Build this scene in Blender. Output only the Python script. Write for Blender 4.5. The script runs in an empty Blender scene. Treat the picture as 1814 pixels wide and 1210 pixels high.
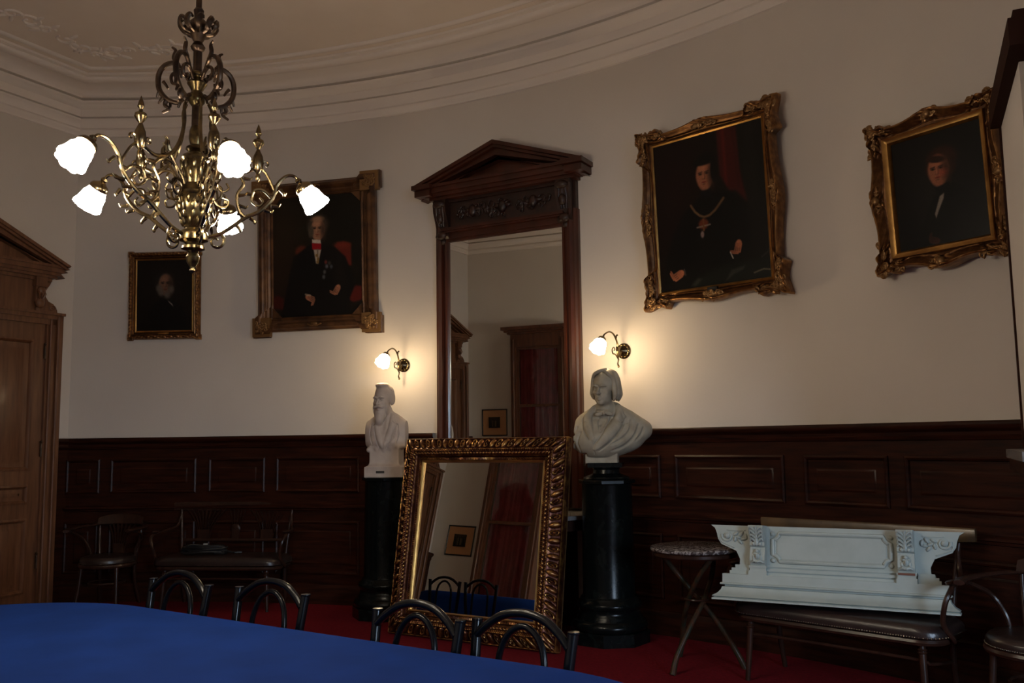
import bpy, math, random
import numpy as np
from math import sin, cos, pi, radians as rad, sqrt, atan2, hypot
from mathutils import Matrix, Vector
random.seed(4)
S = bpy.context.scene
COL = S.collection

# ------------------------------------------------------------------ camera, light, exposure
EYE = 1.44
F_PX, PITCH, ROLL = 1603.3, 0.1088, -0.0138
cd = bpy.data.cameras.new('camera'); cam = bpy.data.objects.new('camera', cd); COL.objects.link(cam)
cd.sensor_width = 36.0; cd.lens = 36.0*F_PX/1814.0; cd.clip_start = 0.05
fw = Vector((0, cos(PITCH), sin(PITCH))); up0 = Vector((0, -sin(PITCH), cos(PITCH))); r0 = Vector((1, 0, 0))
rr = r0*cos(ROLL)+up0*sin(ROLL); uu = up0*cos(ROLL)-r0*sin(ROLL)
cam.matrix_world = Matrix(((rr.x, uu.x, -fw.x, 0), (rr.y, uu.y, -fw.y, 0), (rr.z, uu.z, -fw.z, EYE), (0, 0, 0, 1)))
S.camera = cam
S.view_settings.view_transform = 'Standard'; S.view_settings.look = 'None'
S.view_settings.gamma = 1.0; S.view_settings.use_curve_mapping = False
S.view_settings.exposure = 0.25
w = bpy.data.worlds.new('world'); S.world = w; w.use_nodes = True
w.node_tree.nodes['Background'].inputs[0].default_value = (0.55, 0.68, 1.0, 1)
w.node_tree.nodes['Background'].inputs[1].default_value = 0.4
def area(name, loc, direction, sx, sy, power, col):
    l = bpy.data.lights.new(name, 'AREA'); l.shape = 'RECTANGLE'; l.size = sx; l.size_y = sy; l.energy = power; l.color = col
    o = bpy.data.objects.new(name, l); COL.objects.link(o); o.location = loc
    o.rotation_euler = Vector(direction).to_track_quat('-Z', 'Y').to_euler()
    return o
# daylight: bright overcast sky standing above the horizon outside the window behind the photographer
DAY = (0.60, 0.78, 1.0)
area('sky_outside', (5.2, -8.5, 4.3), (-0.30, 1, -0.05), 9.0, 5.6, 4800, DAY)
area('sky_outside', (10.5, 0.6, 4.3), (-1, 0.03, -0.05), 7.0, 5.6, 2300, DAY)
SHADE_L, SCONCE_L = 135.0, 65.0

# ------------------------------------------------------------------ the room plan: one wall is a circle arc
CX, CY, R = -3.787, 1.0225, 7.65
def arc(theta, b=0.0):
    a = rad(theta); return (CX+(R-b)*sin(a), CY+(R-b)*cos(a))
TH0, TH1 = -3.4, 78.0
CORN = arc(TH0)
D = (-0.466, -0.885)
COR2 = (CORN[0]+D[0]*4.62, CORN[1]+D[1]*4.62)
SD = (0.815, -0.58)
P3 = (COR2[0]+SD[0]*5.2, COR2[1]+SD[1]*5.2)
YB = -2.2
ZC = 4.95

# ------------------------------------------------------------------ materials
def nodes(name):
    m = bpy.data.materials.new(name); m.use_nodes = True
    nt = m.node_tree; return m, nt, nt.nodes['Principled BSDF']
def mat(name, col, rough=0.5, metal=0.0, col2=None, scale=6.0, stretch=(1, 1, 1), bump=0.0, bscale=None, detail=4, lo=0.35, hi=0.65, coat=0.0, spec=None, dist=0.0):
    m, nt, b = nodes(name)
    b.inputs['Base Color'].default_value = (*col, 1); b.inputs['Roughness'].default_value = rough
    b.inputs['Metallic'].default_value = metal
    if coat: b.inputs['Coat Weight'].default_value = coat; b.inputs['Coat Roughness'].default_value = 0.15
    if spec is not None: b.inputs['Specular IOR Level'].default_value = spec
    tc = nt.nodes.new('ShaderNodeTexCoord'); mp = nt.nodes.new('ShaderNodeMapping'); mp.inputs['Scale'].default_value = stretch
    nt.links.new(tc.outputs['Object'], mp.inputs[0])
    if col2 is not None:
        n = nt.nodes.new('ShaderNodeTexNoise'); n.inputs['Scale'].default_value = scale; n.inputs['Detail'].default_value = detail
        n.inputs['Distortion'].default_value = dist
        r = nt.nodes.new('ShaderNodeValToRGB'); r.color_ramp.elements[0].position = lo; r.color_ramp.elements[1].position = hi
        r.color_ramp.elements[0].color = (*col, 1); r.color_ramp.elements[1].color = (*col2, 1)
        nt.links.new(mp.outputs[0], n.inputs['Vector']); nt.links.new(n.outputs['Fac'], r.inputs[0]); nt.links.new(r.outputs[0], b.inputs['Base Color'])
    if bump:
        n2 = nt.nodes.new('ShaderNodeTexNoise'); n2.inputs['Scale'].default_value = bscale or scale; n2.inputs['Detail'].default_value = 5
        bp = nt.nodes.new('ShaderNodeBump'); bp.inputs['Strength'].default_value = bump; bp.inputs['Distance'].default_value = 0.01
        nt.links.new(mp.outputs[0], n2.inputs['Vector']); nt.links.new(n2.outputs['Fac'], bp.inputs['Height']); nt.links.new(bp.outputs[0], b.inputs['Normal'])
    return m
M = {}
M['wall'] = mat('wall_paint', (0.66, 0.605, 0.555), 0.85, col2=(0.63, 0.575, 0.525), scale=1.2, bump=0.08, bscale=60)
M['ceil'] = mat('ceiling_paint', (0.86, 0.76, 0.67), 0.85, col2=(0.82, 0.72, 0.63), scale=2.0)
M['stucco'] = mat('stucco', (0.82, 0.75, 0.70), 0.8)
M['beam'] = mat('dull_dark_wood', (0.028, 0.010, 0.006), 0.7, spec=0.05)
M['carpet'] = mat('red_carpet', (0.15, 0.006, 0.012), 0.95, spec=0.1, col2=(0.11, 0.005, 0.009), scale=40, bump=0.4, bscale=220)
M['dado'] = mat('dark_panelling', (0.038, 0.0095, 0.0045), 0.36, spec=0.2, col2=(0.014, 0.004, 0.0022), scale=3.0, stretch=(1.2, 1.2, 14), detail=6, bump=0.06, bscale=8)
M['mahog'] = mat('mahogany', (0.070, 0.018, 0.009), 0.3, col2=(0.034, 0.010, 0.005), scale=2.0, stretch=(3, 3, 1), detail=3, coat=0.15, spec=0.35)
M['carved'] = mat('carved_mahogany', (0.035, 0.012, 0.007), 0.4, col2=(0.014, 0.006, 0.004), scale=20)
M['pine'] = mat('pine_door', (0.19, 0.082, 0.038), 0.42, col2=(0.115, 0.046, 0.021), scale=3.5, stretch=(9, 9, 0.8), detail=7, coat=0.1)
M['bent'] = mat('bentwood', (0.040, 0.016, 0.010), 0.28, spec=0.3, col2=(0.022, 0.010, 0.007), scale=9, stretch=(3, 3, 1))
M['bentlight'] = mat('worn_bentwood', (0.055, 0.021, 0.011), 0.3, spec=0.12, col2=(0.02, 0.022, 0.014), scale=9, stretch=(3, 3, 1))
M['leather'] = mat('brown_leather', (0.026, 0.014, 0.012), 0.3, col2=(0.016, 0.010, 0.009), scale=8, bump=0.12, bscale=90)
M['nail'] = mat('nail_brass', (0.16, 0.14, 0.12), 0.3, 1.0)
M['black'] = mat('black_lacquer', (0.003, 0.0035, 0.005), 0.22, spec=0.3)
M['blacksoft'] = mat('black_vinyl', (0.008, 0.008, 0.009), 0.5)
M['cloth'] = mat('blue_cloth', (0.006, 0.029, 0.165), 0.9, spec=0.08, col2=(0.005, 0.024, 0.135), scale=5, bump=0.12, bscale=5)
M['bmarble'] = mat('black_marble', (0.003, 0.004, 0.004), 0.22, col2=(0.008, 0.011, 0.010), scale=12, detail=10, lo=0.5, hi=0.8, dist=1.0, spec=0.18)
M['gmarble'] = mat('grey_marble', (0.045, 0.035, 0.035), 0.12, col2=(0.42, 0.38, 0.37), scale=22, detail=12, lo=0.45, hi=0.68, dist=2.5)
M['railsheen'] = mat('bentwood_gold_sheen', (0.10, 0.055, 0.022), 0.25, col2=(0.05, 0.028, 0.013), scale=5)  # golden sheen on the glossy dark rail, painted into its colour
M['wmarble'] = mat('pale_marble', (0.26, 0.245, 0.24), 0.2, col2=(0.15, 0.14, 0.14), scale=9, detail=9, dist=2)
M['plasterL'] = mat('white_marble_bust', (0.46, 0.39, 0.34), 0.55, col2=(0.39, 0.32, 0.275), scale=9, bump=0.05, bscale=40)
M['plasterR'] = mat('aged_plaster_bust', (0.38, 0.335, 0.25), 0.6, col2=(0.29, 0.25, 0.185), scale=11, bump=0.08, bscale=50)
M['white'] = mat('painted_white_wood', (0.40, 0.44, 0.41), 0.5, col2=(0.36, 0.40, 0.37), scale=10)
M['rust'] = mat('chipped_wood', (0.16, 0.06, 0.035), 0.8)
M['gold'] = mat('old_gilt', (0.34, 0.175, 0.050), 0.38, 0.75, col2=(0.10, 0.042, 0.018), scale=14, lo=0.42, hi=0.7)
M['goldline'] = mat('bright_gilt', (0.52, 0.29, 0.085), 0.35, 0.85, col2=(0.30, 0.15, 0.045), scale=9)
M['goldorn'] = mat('tarnished_gilt', (0.20, 0.10, 0.040), 0.42, 0.65, col2=(0.05, 0.024, 0.014), scale=30)
M['gilt'] = mat('red_gilt', (0.50, 0.26, 0.065), 0.3, 0.85, col2=(0.12, 0.032, 0.018), scale=24, lo=0.42, hi=0.60, bump=0.35, bscale=60)
M['giltin'] = mat('red_bole_gilt', (0.40, 0.19, 0.06), 0.3, 0.8, col2=(0.14, 0.035, 0.018), scale=30)
M['brownframe'] = mat('brown_frame', (0.15, 0.068, 0.026), 0.36, 0.45, col2=(0.055, 0.025, 0.012), scale=9, stretch=(1, 1, 1), bump=0.1, bscale=50)
M['brass'] = mat('old_brass', (0.25, 0.18, 0.09), 0.25, 1.0, col2=(0.06, 0.043, 0.03), scale=16, lo=0.35, hi=0.7)
M['brassdark'] = mat('dark_brass', (0.13, 0.085, 0.055), 0.34, 1.0, col2=(0.05, 0.034, 0.026), scale=16)
M['brassmid'] = mat('stem_brass', (0.22, 0.16, 0.07), 0.28, 1.0, col2=(0.05, 0.035, 0.022), scale=30)
M['mirror'] = mat('silvered_glass', (0.88, 0.89, 0.84), 0.0, 1.0)
M['plaque'] = mat('dark_plaque', (0.012, 0.010, 0.008), 0.4)
M['curtain'] = mat('red_curtain', (0.36, 0.035, 0.055), 0.7, col2=(0.24, 0.022, 0.035), scale=6)
M['paper'] = mat('buff_mount', (0.52, 0.27, 0.13), 0.8)
M['cabwood'] = mat('red_brown_wood', (0.13, 0.045, 0.02), 0.3, col2=(0.07, 0.024, 0.012), scale=4, stretch=(6, 6, 1))
M['frameblack'] = mat('thin_black_frame', (0.012, 0.01, 0.01), 0.35)
M['windowwhite'] = mat('white_window_paint', (0.6, 0.6, 0.58), 0.5)
M['silver'] = mat('silver_glint', (0.7, 0.7, 0.68), 0.3, 0.6)
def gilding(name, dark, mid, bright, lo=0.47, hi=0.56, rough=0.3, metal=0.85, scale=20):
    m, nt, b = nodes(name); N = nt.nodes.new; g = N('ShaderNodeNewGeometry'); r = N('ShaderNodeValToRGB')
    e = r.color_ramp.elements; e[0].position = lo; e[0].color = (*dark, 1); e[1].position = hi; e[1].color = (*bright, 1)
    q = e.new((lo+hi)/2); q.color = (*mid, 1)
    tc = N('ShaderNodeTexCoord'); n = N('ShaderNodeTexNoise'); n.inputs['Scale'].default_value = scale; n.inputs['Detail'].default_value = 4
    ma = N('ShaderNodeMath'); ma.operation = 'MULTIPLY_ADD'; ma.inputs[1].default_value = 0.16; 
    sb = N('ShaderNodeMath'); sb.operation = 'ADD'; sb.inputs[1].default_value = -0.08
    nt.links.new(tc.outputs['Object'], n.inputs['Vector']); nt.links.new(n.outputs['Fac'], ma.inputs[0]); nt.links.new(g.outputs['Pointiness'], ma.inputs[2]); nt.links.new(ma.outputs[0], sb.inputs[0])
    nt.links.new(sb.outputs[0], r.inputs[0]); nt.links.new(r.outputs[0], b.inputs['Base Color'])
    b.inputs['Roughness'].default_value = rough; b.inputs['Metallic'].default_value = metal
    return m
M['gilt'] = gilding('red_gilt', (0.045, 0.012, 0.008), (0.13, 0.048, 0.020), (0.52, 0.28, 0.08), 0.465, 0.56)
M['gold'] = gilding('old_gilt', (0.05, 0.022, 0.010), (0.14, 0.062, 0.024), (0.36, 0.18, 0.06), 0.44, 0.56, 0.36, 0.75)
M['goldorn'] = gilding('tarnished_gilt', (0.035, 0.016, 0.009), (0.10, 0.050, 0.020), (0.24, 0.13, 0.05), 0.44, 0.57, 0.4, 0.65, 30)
def emis(name, col, s, rim):
    m, nt, b = nodes(name)
    b.inputs['Base Color'].default_value = (0.9, 0.88, 0.8, 1)
    b.inputs['Emission Color'].default_value = (*col, 1); b.inputs['Emission Strength'].default_value = s
    b.inputs['Roughness'].default_value = 0.3
    return m
M['shade'] = emis('lit_frosted_glass', (1.0, 0.86, 0.66), SHADE_L, 1)
M['shadeS'] = emis('lit_sconce_glass', (1.0, 0.74, 0.42), SCONCE_L, 1)
def glass():
    m, nt, b = nodes('window_glass'); nt.nodes.remove(b)
    out = nt.nodes['Material Output']; t = nt.nodes.new('ShaderNodeBsdfTransparent'); g = nt.nodes.new('ShaderNodeBsdfGlossy'); g.inputs['Roughness'].default_value = 0.02
    fr = nt.nodes.new('ShaderNodeFresnel'); fr.inputs[0].default_value = 1.6; mx = nt.nodes.new('ShaderNodeMixShader')
    nt.links.new(fr.outputs[0], mx.inputs[0]); nt.links.new(t.outputs[0], mx.inputs[1]); nt.links.new(g.outputs[0], mx.inputs[2]); nt.links.new(mx.outputs[0], out.inputs[0])
    return m
M['glass'] = glass()
def paintmat():
    m, nt, b = nodes('oil_painting'); a = nt.nodes.new('ShaderNodeAttribute'); a.attribute_name = 'Col'
    nt.links.new(a.outputs['Color'], b.inputs['Base Color']); b.inputs['Roughness'].default_value = 0.38; b.inputs['Specular IOR Level'].default_value = 0.25
    return m
M['oil'] = paintmat()

# ------------------------------------------------------------------ mesh helpers
def catmull(P, n=8, closed=False):
    P = [np.array(p, float) for p in P]; m = len(P); out = []
    rng = range(m) if closed else range(m-1)
    for i in rng:
        if closed: a, b, c, d = P[(i-1) % m], P[i], P[(i+1) % m], P[(i+2) % m]
        else: a, b, c, d = P[max(i-1, 0)], P[i], P[i+1], P[min(i+2, m-1)]
        for k in range(n):
            t = k/n
            out.append(0.5*((2*b)+(-a+c)*t+(2*a-5*b+4*c-d)*t*t+(-a+3*b-3*c+d)*t**3))
    if not closed: out.append(P[-1])
    return out
class MB:
    def __init__(s): s.v = []; s.f = []; s.T = None
    def pt(s, p):
        if s.T is not None: p = s.T @ Vector(p)
        s.v.append((float(p[0]), float(p[1]), float(p[2]))); return len(s.v)-1
    def face(s, *i): s.f.append(tuple(i))
    def box(s, x0, x1, y0, y1, z0, z1):
        i = [s.pt(p) for p in ((x0, y0, z0), (x1, y0, z0), (x1, y1, z0), (x0, y1, z0), (x0, y0, z1), (x1, y0, z1), (x1, y1, z1), (x0, y1, z1))]
        for q in ((0, 3, 2, 1), (4, 5, 6, 7), (0, 1, 5, 4), (1, 2, 6, 5), (2, 3, 7, 6), (3, 0, 4, 7)): s.face(*[i[k] for k in q])
    def prism(s, poly, y0, y1):            # poly of (x,z), extruded along y (y0 front)
        n = len(poly); a = [s.pt((x, y0, z)) for x, z in poly]; b = [s.pt((x, y1, z)) for x, z in poly]
        s.f.append(tuple(a)); s.f.append(tuple(reversed(b)))
        for k in range(n): s.face(a[k], b[k], b[(k+1) % n], a[(k+1) % n])
    def tube(s, P, r, n=8, cap=True, closed=False, flat=1.0):
        P = [np.array(p, float) for p in P]; m = len(P)
        rs = [r]*m if not hasattr(r, '__len__') else list(np.interp(np.linspace(0, 1, m), np.linspace(0, 1, len(r)), r))
        T = []
        for i in range(m):
            if closed: t = P[(i+1) % m]-P[(i-1) % m]
            else: t = P[min(i+1, m-1)]-P[max(i-1, 0)]
            T.append(t/(np.linalg.norm(t)+1e-12))
        up = np.array((0, 0, 1.0)) if abs(T[0][2]) < 0.9 else np.array((1.0, 0, 0))
        u = np.cross(T[0], up); u /= np.linalg.norm(u); rings = []
        for i in range(m):
            u = u-T[i]*(u@T[i]); u /= (np.linalg.norm(u)+1e-12); v = np.cross(T[i], u)
            rings.append([s.pt(P[i]+rs[i]*(cos(2*pi*k/n)*u+flat*sin(2*pi*k/n)*v)) for k in range(n)])
        for i in range(m if closed else m-1):
            A, B = rings[i], rings[(i+1) % m]
            for k in range(n): s.face(A[k], A[(k+1) % n], B[(k+1) % n], B[k])
        if cap and not closed: s.f.append(tuple(reversed(rings[0]))); s.f.append(tuple(rings[-1]))
    def lathe(s, prof, c=(0, 0, 0), n=32, rot=0.0, lobes=0, amp=0.0, M3=None):   # prof (r,z)
        rings = []
        for r, z in prof:
            ring = []
            for k in range(n):
                a = 2*pi*k/n+rot; q = r*(1+amp*abs(sin(lobes*a/2)) if lobes else 1)
                p = Vector((q*cos(a), q*sin(a), z))
                if M3 is not None: p = M3 @ p
                ring.append(s.pt((p[0]+c[0], p[1]+c[1], p[2]+c[2])))
            rings.append(ring)
        for A, B in zip(rings[:-1], rings[1:]):
            for k in range(n): s.face(A[k], A[(k+1) % n], B[(k+1) % n], B[k])
        if prof[0][0] > 1e-4: s.f.append(tuple(reversed(rings[0])))
        if prof[-1][0] > 1e-4: s.f.append(tuple(rings[-1]))
    def ell(s, c, r, M3=None, nu=12, nv=8):
        if not hasattr(r, '__len__'): r = (r, r, r)
        def q(x, y, z):
            p = Vector((x*r[0], y*r[1], z*r[2]))
            if M3 is not None: p = M3 @ p
            return s.pt((p[0]+c[0], p[1]+c[1], p[2]+c[2]))
        top = q(0, 0, 1); bot = q(0, 0, -1); rings = []
        for j in range(1, nv):
            a = pi*j/nv; rings.append([q(sin(a)*cos(2*pi*k/nu), sin(a)*sin(2*pi*k/nu), cos(a)) for k in range(nu)])
        for k in range(nu):
            s.face(top, rings[0][k], rings[0][(k+1) % nu]); s.face(bot, rings[-1][(k+1) % nu], rings[-1][k])
        for A, B in zip(rings[:-1], rings[1:]):
            for k in range(nu): s.face(A[k], B[k], B[(k+1) % nu], A[(k+1) % nu])
    def grid(s, rows, closed=False):
        idx = [[s.pt(p) for p in row] for row in rows]
        for A, B in zip(idx[:-1], idx[1:]):
            n = len(A)
            for k in range(n if closed else n-1): s.face(A[k], A[(k+1) % n], B[(k+1) % n], B[k])
        return idx
    def build(s, name, m, parent=None, smooth=True, ang=38, M4=None):
        me = bpy.data.meshes.new(name); me.from_pydata(s.v, [], s.f); me.update()
        import bmesh
        bm = bmesh.new(); bm.from_mesh(me); bmesh.ops.recalc_face_normals(bm, faces=bm.faces); bm.to_mesh(me); bm.free()
        if smooth: me.shade_smooth(); me.set_sharp_from_angle(angle=rad(ang))
        me.materials.append(M[m] if isinstance(m, str) else m)
        o = bpy.data.objects.new(name, me); COL.objects.link(o)
        if parent is not None: o.parent = parent
        if M4 is not None: o.matrix_local = M4
        return o
def thing(name, label, cat, loc=(0, 0, 0), rotz=0.0, group=None):
    o = bpy.data.objects.new(name, None); COL.objects.link(o); o.empty_display_size = 0.1
    o.location = loc; o.rotation_euler = (0, 0, rotz); o['label'] = label; o['category'] = cat
    if group: o['group'] = group
    return o
def tag(o, label, cat, group=None):
    o['label'] = label; o['category'] = cat
    if group: o['group'] = group
    return o
def struct(o, label=None):
    o['kind'] = 'structure'
    if label: o['label'] = label
    return o
def copy_tree(o, parent=None):
    c = o.copy(); COL.objects.link(c)
    if parent is not None: c.parent = parent
    for ch in [x for x in bpy.data.objects if x.parent is o]: copy_tree(ch, c)
    return c
def wallthing(name, label, cat, theta, b=0.0, z=0.0, tilt=0.0, group=None):
    x, y = arc(theta, b); o = thing(name, label, cat, (x, y, z), -rad(theta), group); o.rotation_euler = (tilt, 0, -rad(theta)); return o

def sweep(path, prof, closed=False):       # path 2-D with the room on the left-hand normal side given by inn; prof (b inward, z)
    mb = MB(); P = [np.array(p, float) for p in path]; m = len(P); rows = []
    for i in range(m):
        if closed or 0 < i < m-1:
            a = P[i]-P[(i-1) % m]; b = P[(i+1) % m]-P[i]
        elif i == 0: a = b = P[1]-P[0]
        else: a = b = P[-1]-P[-2]
        a = a/np.linalg.norm(a); b = b/np.linalg.norm(b)
        na = np.array((a[1], -a[0])); nb = np.array((b[1], -b[0])); n = na+nb; n = n/np.linalg.norm(n); n = n/max(0.3, n@na)
        rows.append([(P[i][0]+n[0]*q, P[i][1]+n[1]*q, z) for q, z in prof])
    if closed: rows.append(rows[0])
    mb.grid(rows); return mb
def arcpath(t0, t1, b=0.0, step=0.75):     # from t0 to t1 (increasing theta = towards the right): room is on the right-hand side
    n = max(2, int(abs(t1-t0)/step)+1); return [arc(t, b) for t in np.linspace(t0, t1, n)]

# ------------------------------------------------------------------ setting: walls, floor, ceiling
ARC = arcpath(TH0, TH1)
END = ARC[-1]
def wallmesh(name, path, z0=0.0, z1=ZC, holes=None):
    mb = MB(); rows = [[(p[0], p[1], z) for p in path] for z in (z0, z1)]; mb.grid(rows)
    return struct(mb.build(name, 'wall', smooth=True))
wallmesh('wall_north', ARC)
wallmesh('wall_west', [COR2, CORN])
wallmesh('wall_south', [P3, COR2])
wallmesh('wall_southwest', [(-2.0, YB), P3])
EP = (4.2, -0.6)
EE = (4.2, -0.6); eu = Vector((EE[0]-END[0], EE[1]-END[1])); EL = eu.length; eu /= EL
def epos(t): return (END[0]+eu.x*t, END[1]+eu.y*t)
WA, WB = 0.85, 2.55
mb = MB()
for t0, t1, z0, z1 in ((0, WA, 0, ZC), (WB, EL, 0, ZC), (WA, WB, 0, 0.35), (WA, WB, 2.75, ZC)):
    p, q = epos(t0), epos(t1); mb.grid([[(p[0], p[1], z0), (q[0], q[1], z0)], [(p[0], p[1], z1), (q[0], q[1], z1)]])
mb.grid([[(EE[0], EE[1], 0), (4.2, YB, 0)], [(EE[0], EE[1], ZC), (4.2, YB, ZC)]])
struct(mb.build('wall_east', 'wall', smooth=False))
mb = MB(); mb.T = Matrix.Translation((END[0], END[1], 0)) @ Matrix.Rotation(atan2(eu.y, eu.x), 4, 'Z')
for q0, q1 in ((WA, WA+0.07), (WB-0.07, WB), ((WA+WB)/2-.03, (WA+WB)/2+.03)): mb.box(q0, q1, 0.05, 0.11, 0.35, 2.75)
for q0, q1 in ((0.35, 0.42), (2.68, 2.75), (2.0, 2.05)): mb.box(WA, WB, 0.05, 0.11, q0, q1)
wo = struct(mb.build('window_2', 'windowwhite', smooth=False))
mb2 = MB(); mb2.T = mb.T; mb2.box(WA+0.02, WB-0.02, 0.075, 0.08, 0.37, 2.73); mb2.build('pane', 'glass', wo)
XW0, XW1 = 2.35, 4.05
mb = MB(); mb.box(-2.0, XW0, YB-0.25, YB, 0, ZC); mb.box(XW1, 4.2, YB-0.25, YB, 0, ZC); mb.box(XW0, XW1, YB-0.25, YB, 0, 0.35); mb.box(XW0, XW1, YB-0.25, YB, 2.75, ZC)
struct(mb.build('wall_back', 'wall', smooth=False))
mb = MB()
for q0, q1 in ((XW0, XW0+0.07), (XW1-0.07, XW1), ((XW0+XW1)/2-.03, (XW0+XW1)/2+.03)): mb.box(q0, q1, YB-0.20, YB-0.14, 0.35, 2.75)
for q0, q1 in ((0.35, 0.42), (2.68, 2.75), (2.0, 2.05)): mb.box(XW0, XW1, YB-0.20, YB-0.14, q0, q1)
wo = struct(mb.build('window_1', 'windowwhite', smooth=False))
mb = MB(); mb.box(XW0+0.02, XW1-0.02, YB-0.175, YB-0.17, 0.37, 2.73); mb.build('pane', 'glass', wo)
LOOP = [COR2]+ARC+[EP, (4.2, YB), (-2.0, YB), P3]
mb = MB(); mb.f.append(tuple(mb.pt((p[0], p[1], 0)) for p in LOOP)); struct(mb.build('floor', 'carpet', smooth=False))
mb = MB(); mb.f.append(tuple(mb.pt((p[0], p[1], ZC)) for p in LOOP)); struct(mb.build('ceiling', 'ceil', smooth=False))
# cornice, with the plaster mouldings that run on along the ceiling
CPROF = [(0, 4.470), (0.018, 4.474), (0.022, 4.50), (0.036, 4.512), (0.036, 4.532), (0.010, 4.536), (0.010, 4.548), (0.026, 4.556), (0.028, 4.600), (0.055, 4.622), (0.062, 4.642), (0.010, 4.646), (0.010, 4.662), (0.040, 4.668), (0.045, 4.74), (0.066, 4.752), (0.072, 4.772), (0.095, 4.782), (0.110, 4.800), (0.112, 4.808), (0.04, 4.812), (0.04, 4.832), (0.098, 4.838),
         (0.105, 4.860), (0.12, 4.882), (0.15, 4.902), (0.21, 4.918), (0.28, 4.925), (0.28, 4.912), (0.305, 4.898), (0.335, 4.888), (0.375, 4.890), (0.395, 4.905), (0.40, 4.925), (0.44, 4.930), (0.445, 4.949)]
LOOP0 = LOOP; LOOP = [COR2, CORN]+arcpath(TH0+4.5, TH1, 0.0, 0.8)+[EP, (4.2, YB), (-2.0, YB), P3]
struct(sweep(LOOP, CPROF, True).build('trim_1', 'stucco', ang=50))
struct(sweep(LOOP, [(0.535, 4.949), (0.54, 4.93), (0.56, 4.922), (0.58, 4.93), (0.585, 4.949)], True).build('trim_2', 'stucco', ang=60))
# stucco scrollwork on the ceiling in the corner
mb = MB(); rnd = random.Random(9)
OC = (CORN[0]+0.35, CORN[1]-1.05)
def spiral(c, r, turns, a0, n=26, s=1, grow=0.0):
    return [(c[0]+(r*(1-0.80*t))*cos(a0+s*turns*2*pi*t), c[1]+(r*(1-0.80*t))*sin(a0+s*turns*2*pi*t), c[2]) for t in np.linspace(0, 1, n)]
for k in range(11):
    t = (k-5)/5.0*0.8
    ang = 0.18
    x = CORN[0]+0.55+(0.95*t if t > 0 else 0.42*t); y = CORN[1]-0.88-(0.05*t if t > 0 else -0.95*t)+rnd.uniform(-0.06, 0.06)
    mb.tube(spiral((x, y, 4.945), rnd.uniform(0.06, 0.12), 1.1, rnd.uniform(0, 6), s=rnd.choice((-1, 1))), [0.010, 0.015, 0.007], 6)
    for q in range(3):
        a = rnd.uniform(0, 6.28); mb.ell((x+0.1*cos(a), y+0.1*sin(a), 4.945), (0.06, 0.018, 0.015), Matrix.Rotation(a, 3, 'Z'), 8, 6)
struct(mb.build('trim_3', 'stucco'))

# ------------------------------------------------------------------ dado panelling along the curved wall
DZ = 1.515
def dado(t0, t1):
    return arcpath(t0, t1, 0.0, 0.6)
def panelring(mb, u0, u1, z0, z1, f):
    # nested rectangles in (theta, z), f = list of (offset, height)
    def ring(d, h):
        du = math.degrees(d/R); a0, a1, b0, b1 = u0+du, u1-du, z0+d, z1-d; n = max(3, int((u1-u0)/0.8)); out = []
        for t in np.linspace(a0, a1, n): out.append((*arc(t, h), b0))
        for t in np.linspace(a1, a0, n): out.append((*arc(t, h), b1))
        return out
    rows = [ring(d, h) for d, h in f]
    idx = mb.grid(rows, closed=True)
    last = idx[-1]; n = len(last)//2
    for k in range(n-1): mb.face(last[k], last[k+1], last[2*n-2-k], last[2*n-1-k])
UP = [(-3.30, -0.94), (-0.18, 6.04), (6.96, 11.18), (12.03, 18.32), (19.1, 23.3), (35.6, 39.95), (40.9, 47.49), (48.6, 53.02), (53.85, 60.6), (61.6, 66.0), (67.0, 73.6)]
PF = [(0, 0.030), (0.0, 0.045), (0.012, 0.052), (0.024, 0.045), (0.032, 0.026), (0.036, 0.016), (0.05, 0.016), (0.095, 0.033), (0.10, 0.036)]
PFL = PF
for seg, (a, b) in enumerate(((TH0, 24.0), (34.9, TH1))):
    mb = sweep(dado(a, b), [(0.03, 0.0), (0.03, 1.44)])
    for (u0, u1) in UP:
        if u0 < a or u1 > b: continue
        panelring(mb, u0, u1, 0.995, 1.315, PF)
        panelring(mb, u0, u1, 0.26, 0.735, PFL)
    struct(mb.build('trim_%d' % (8+seg), 'dado', ang=30), 'dark panelled dado on the curved wall')
    pr = [(0.03, 1.405), (0.04, 1.41), (0.045, 1.43), (0.04, 1.435), (0.042, 1.455), (0.06, 1.47), (0.072, 1.485), (0.072, 1.505), (0.065, 1.515), (0, 1.515)]
    struct(sweep(dado(a, b), pr).build('trim_%d' % (4+seg), 'dado', ang=40))
    pr = [(0.03, 0.825), (0.045, 0.83), (0.05, 0.845), (0.065, 0.853), (0.065, 0.868), (0.05, 0.876), (0.03, 0.88)]
    struct(sweep(dado(a, b), pr).build('trim_%d' % (6+seg), 'dado', ang=40))
    pr = [(0.03, 0.175), (0.045, 0.17), (0.055, 0.145), (0.06, 0.13), (0.06, 0.0)]
    struct(sweep(dado(a, b), pr).build('baseboard_north' if seg == 0 else 'baseboard_east', 'dado', ang=40))
    mb = MB()
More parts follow.
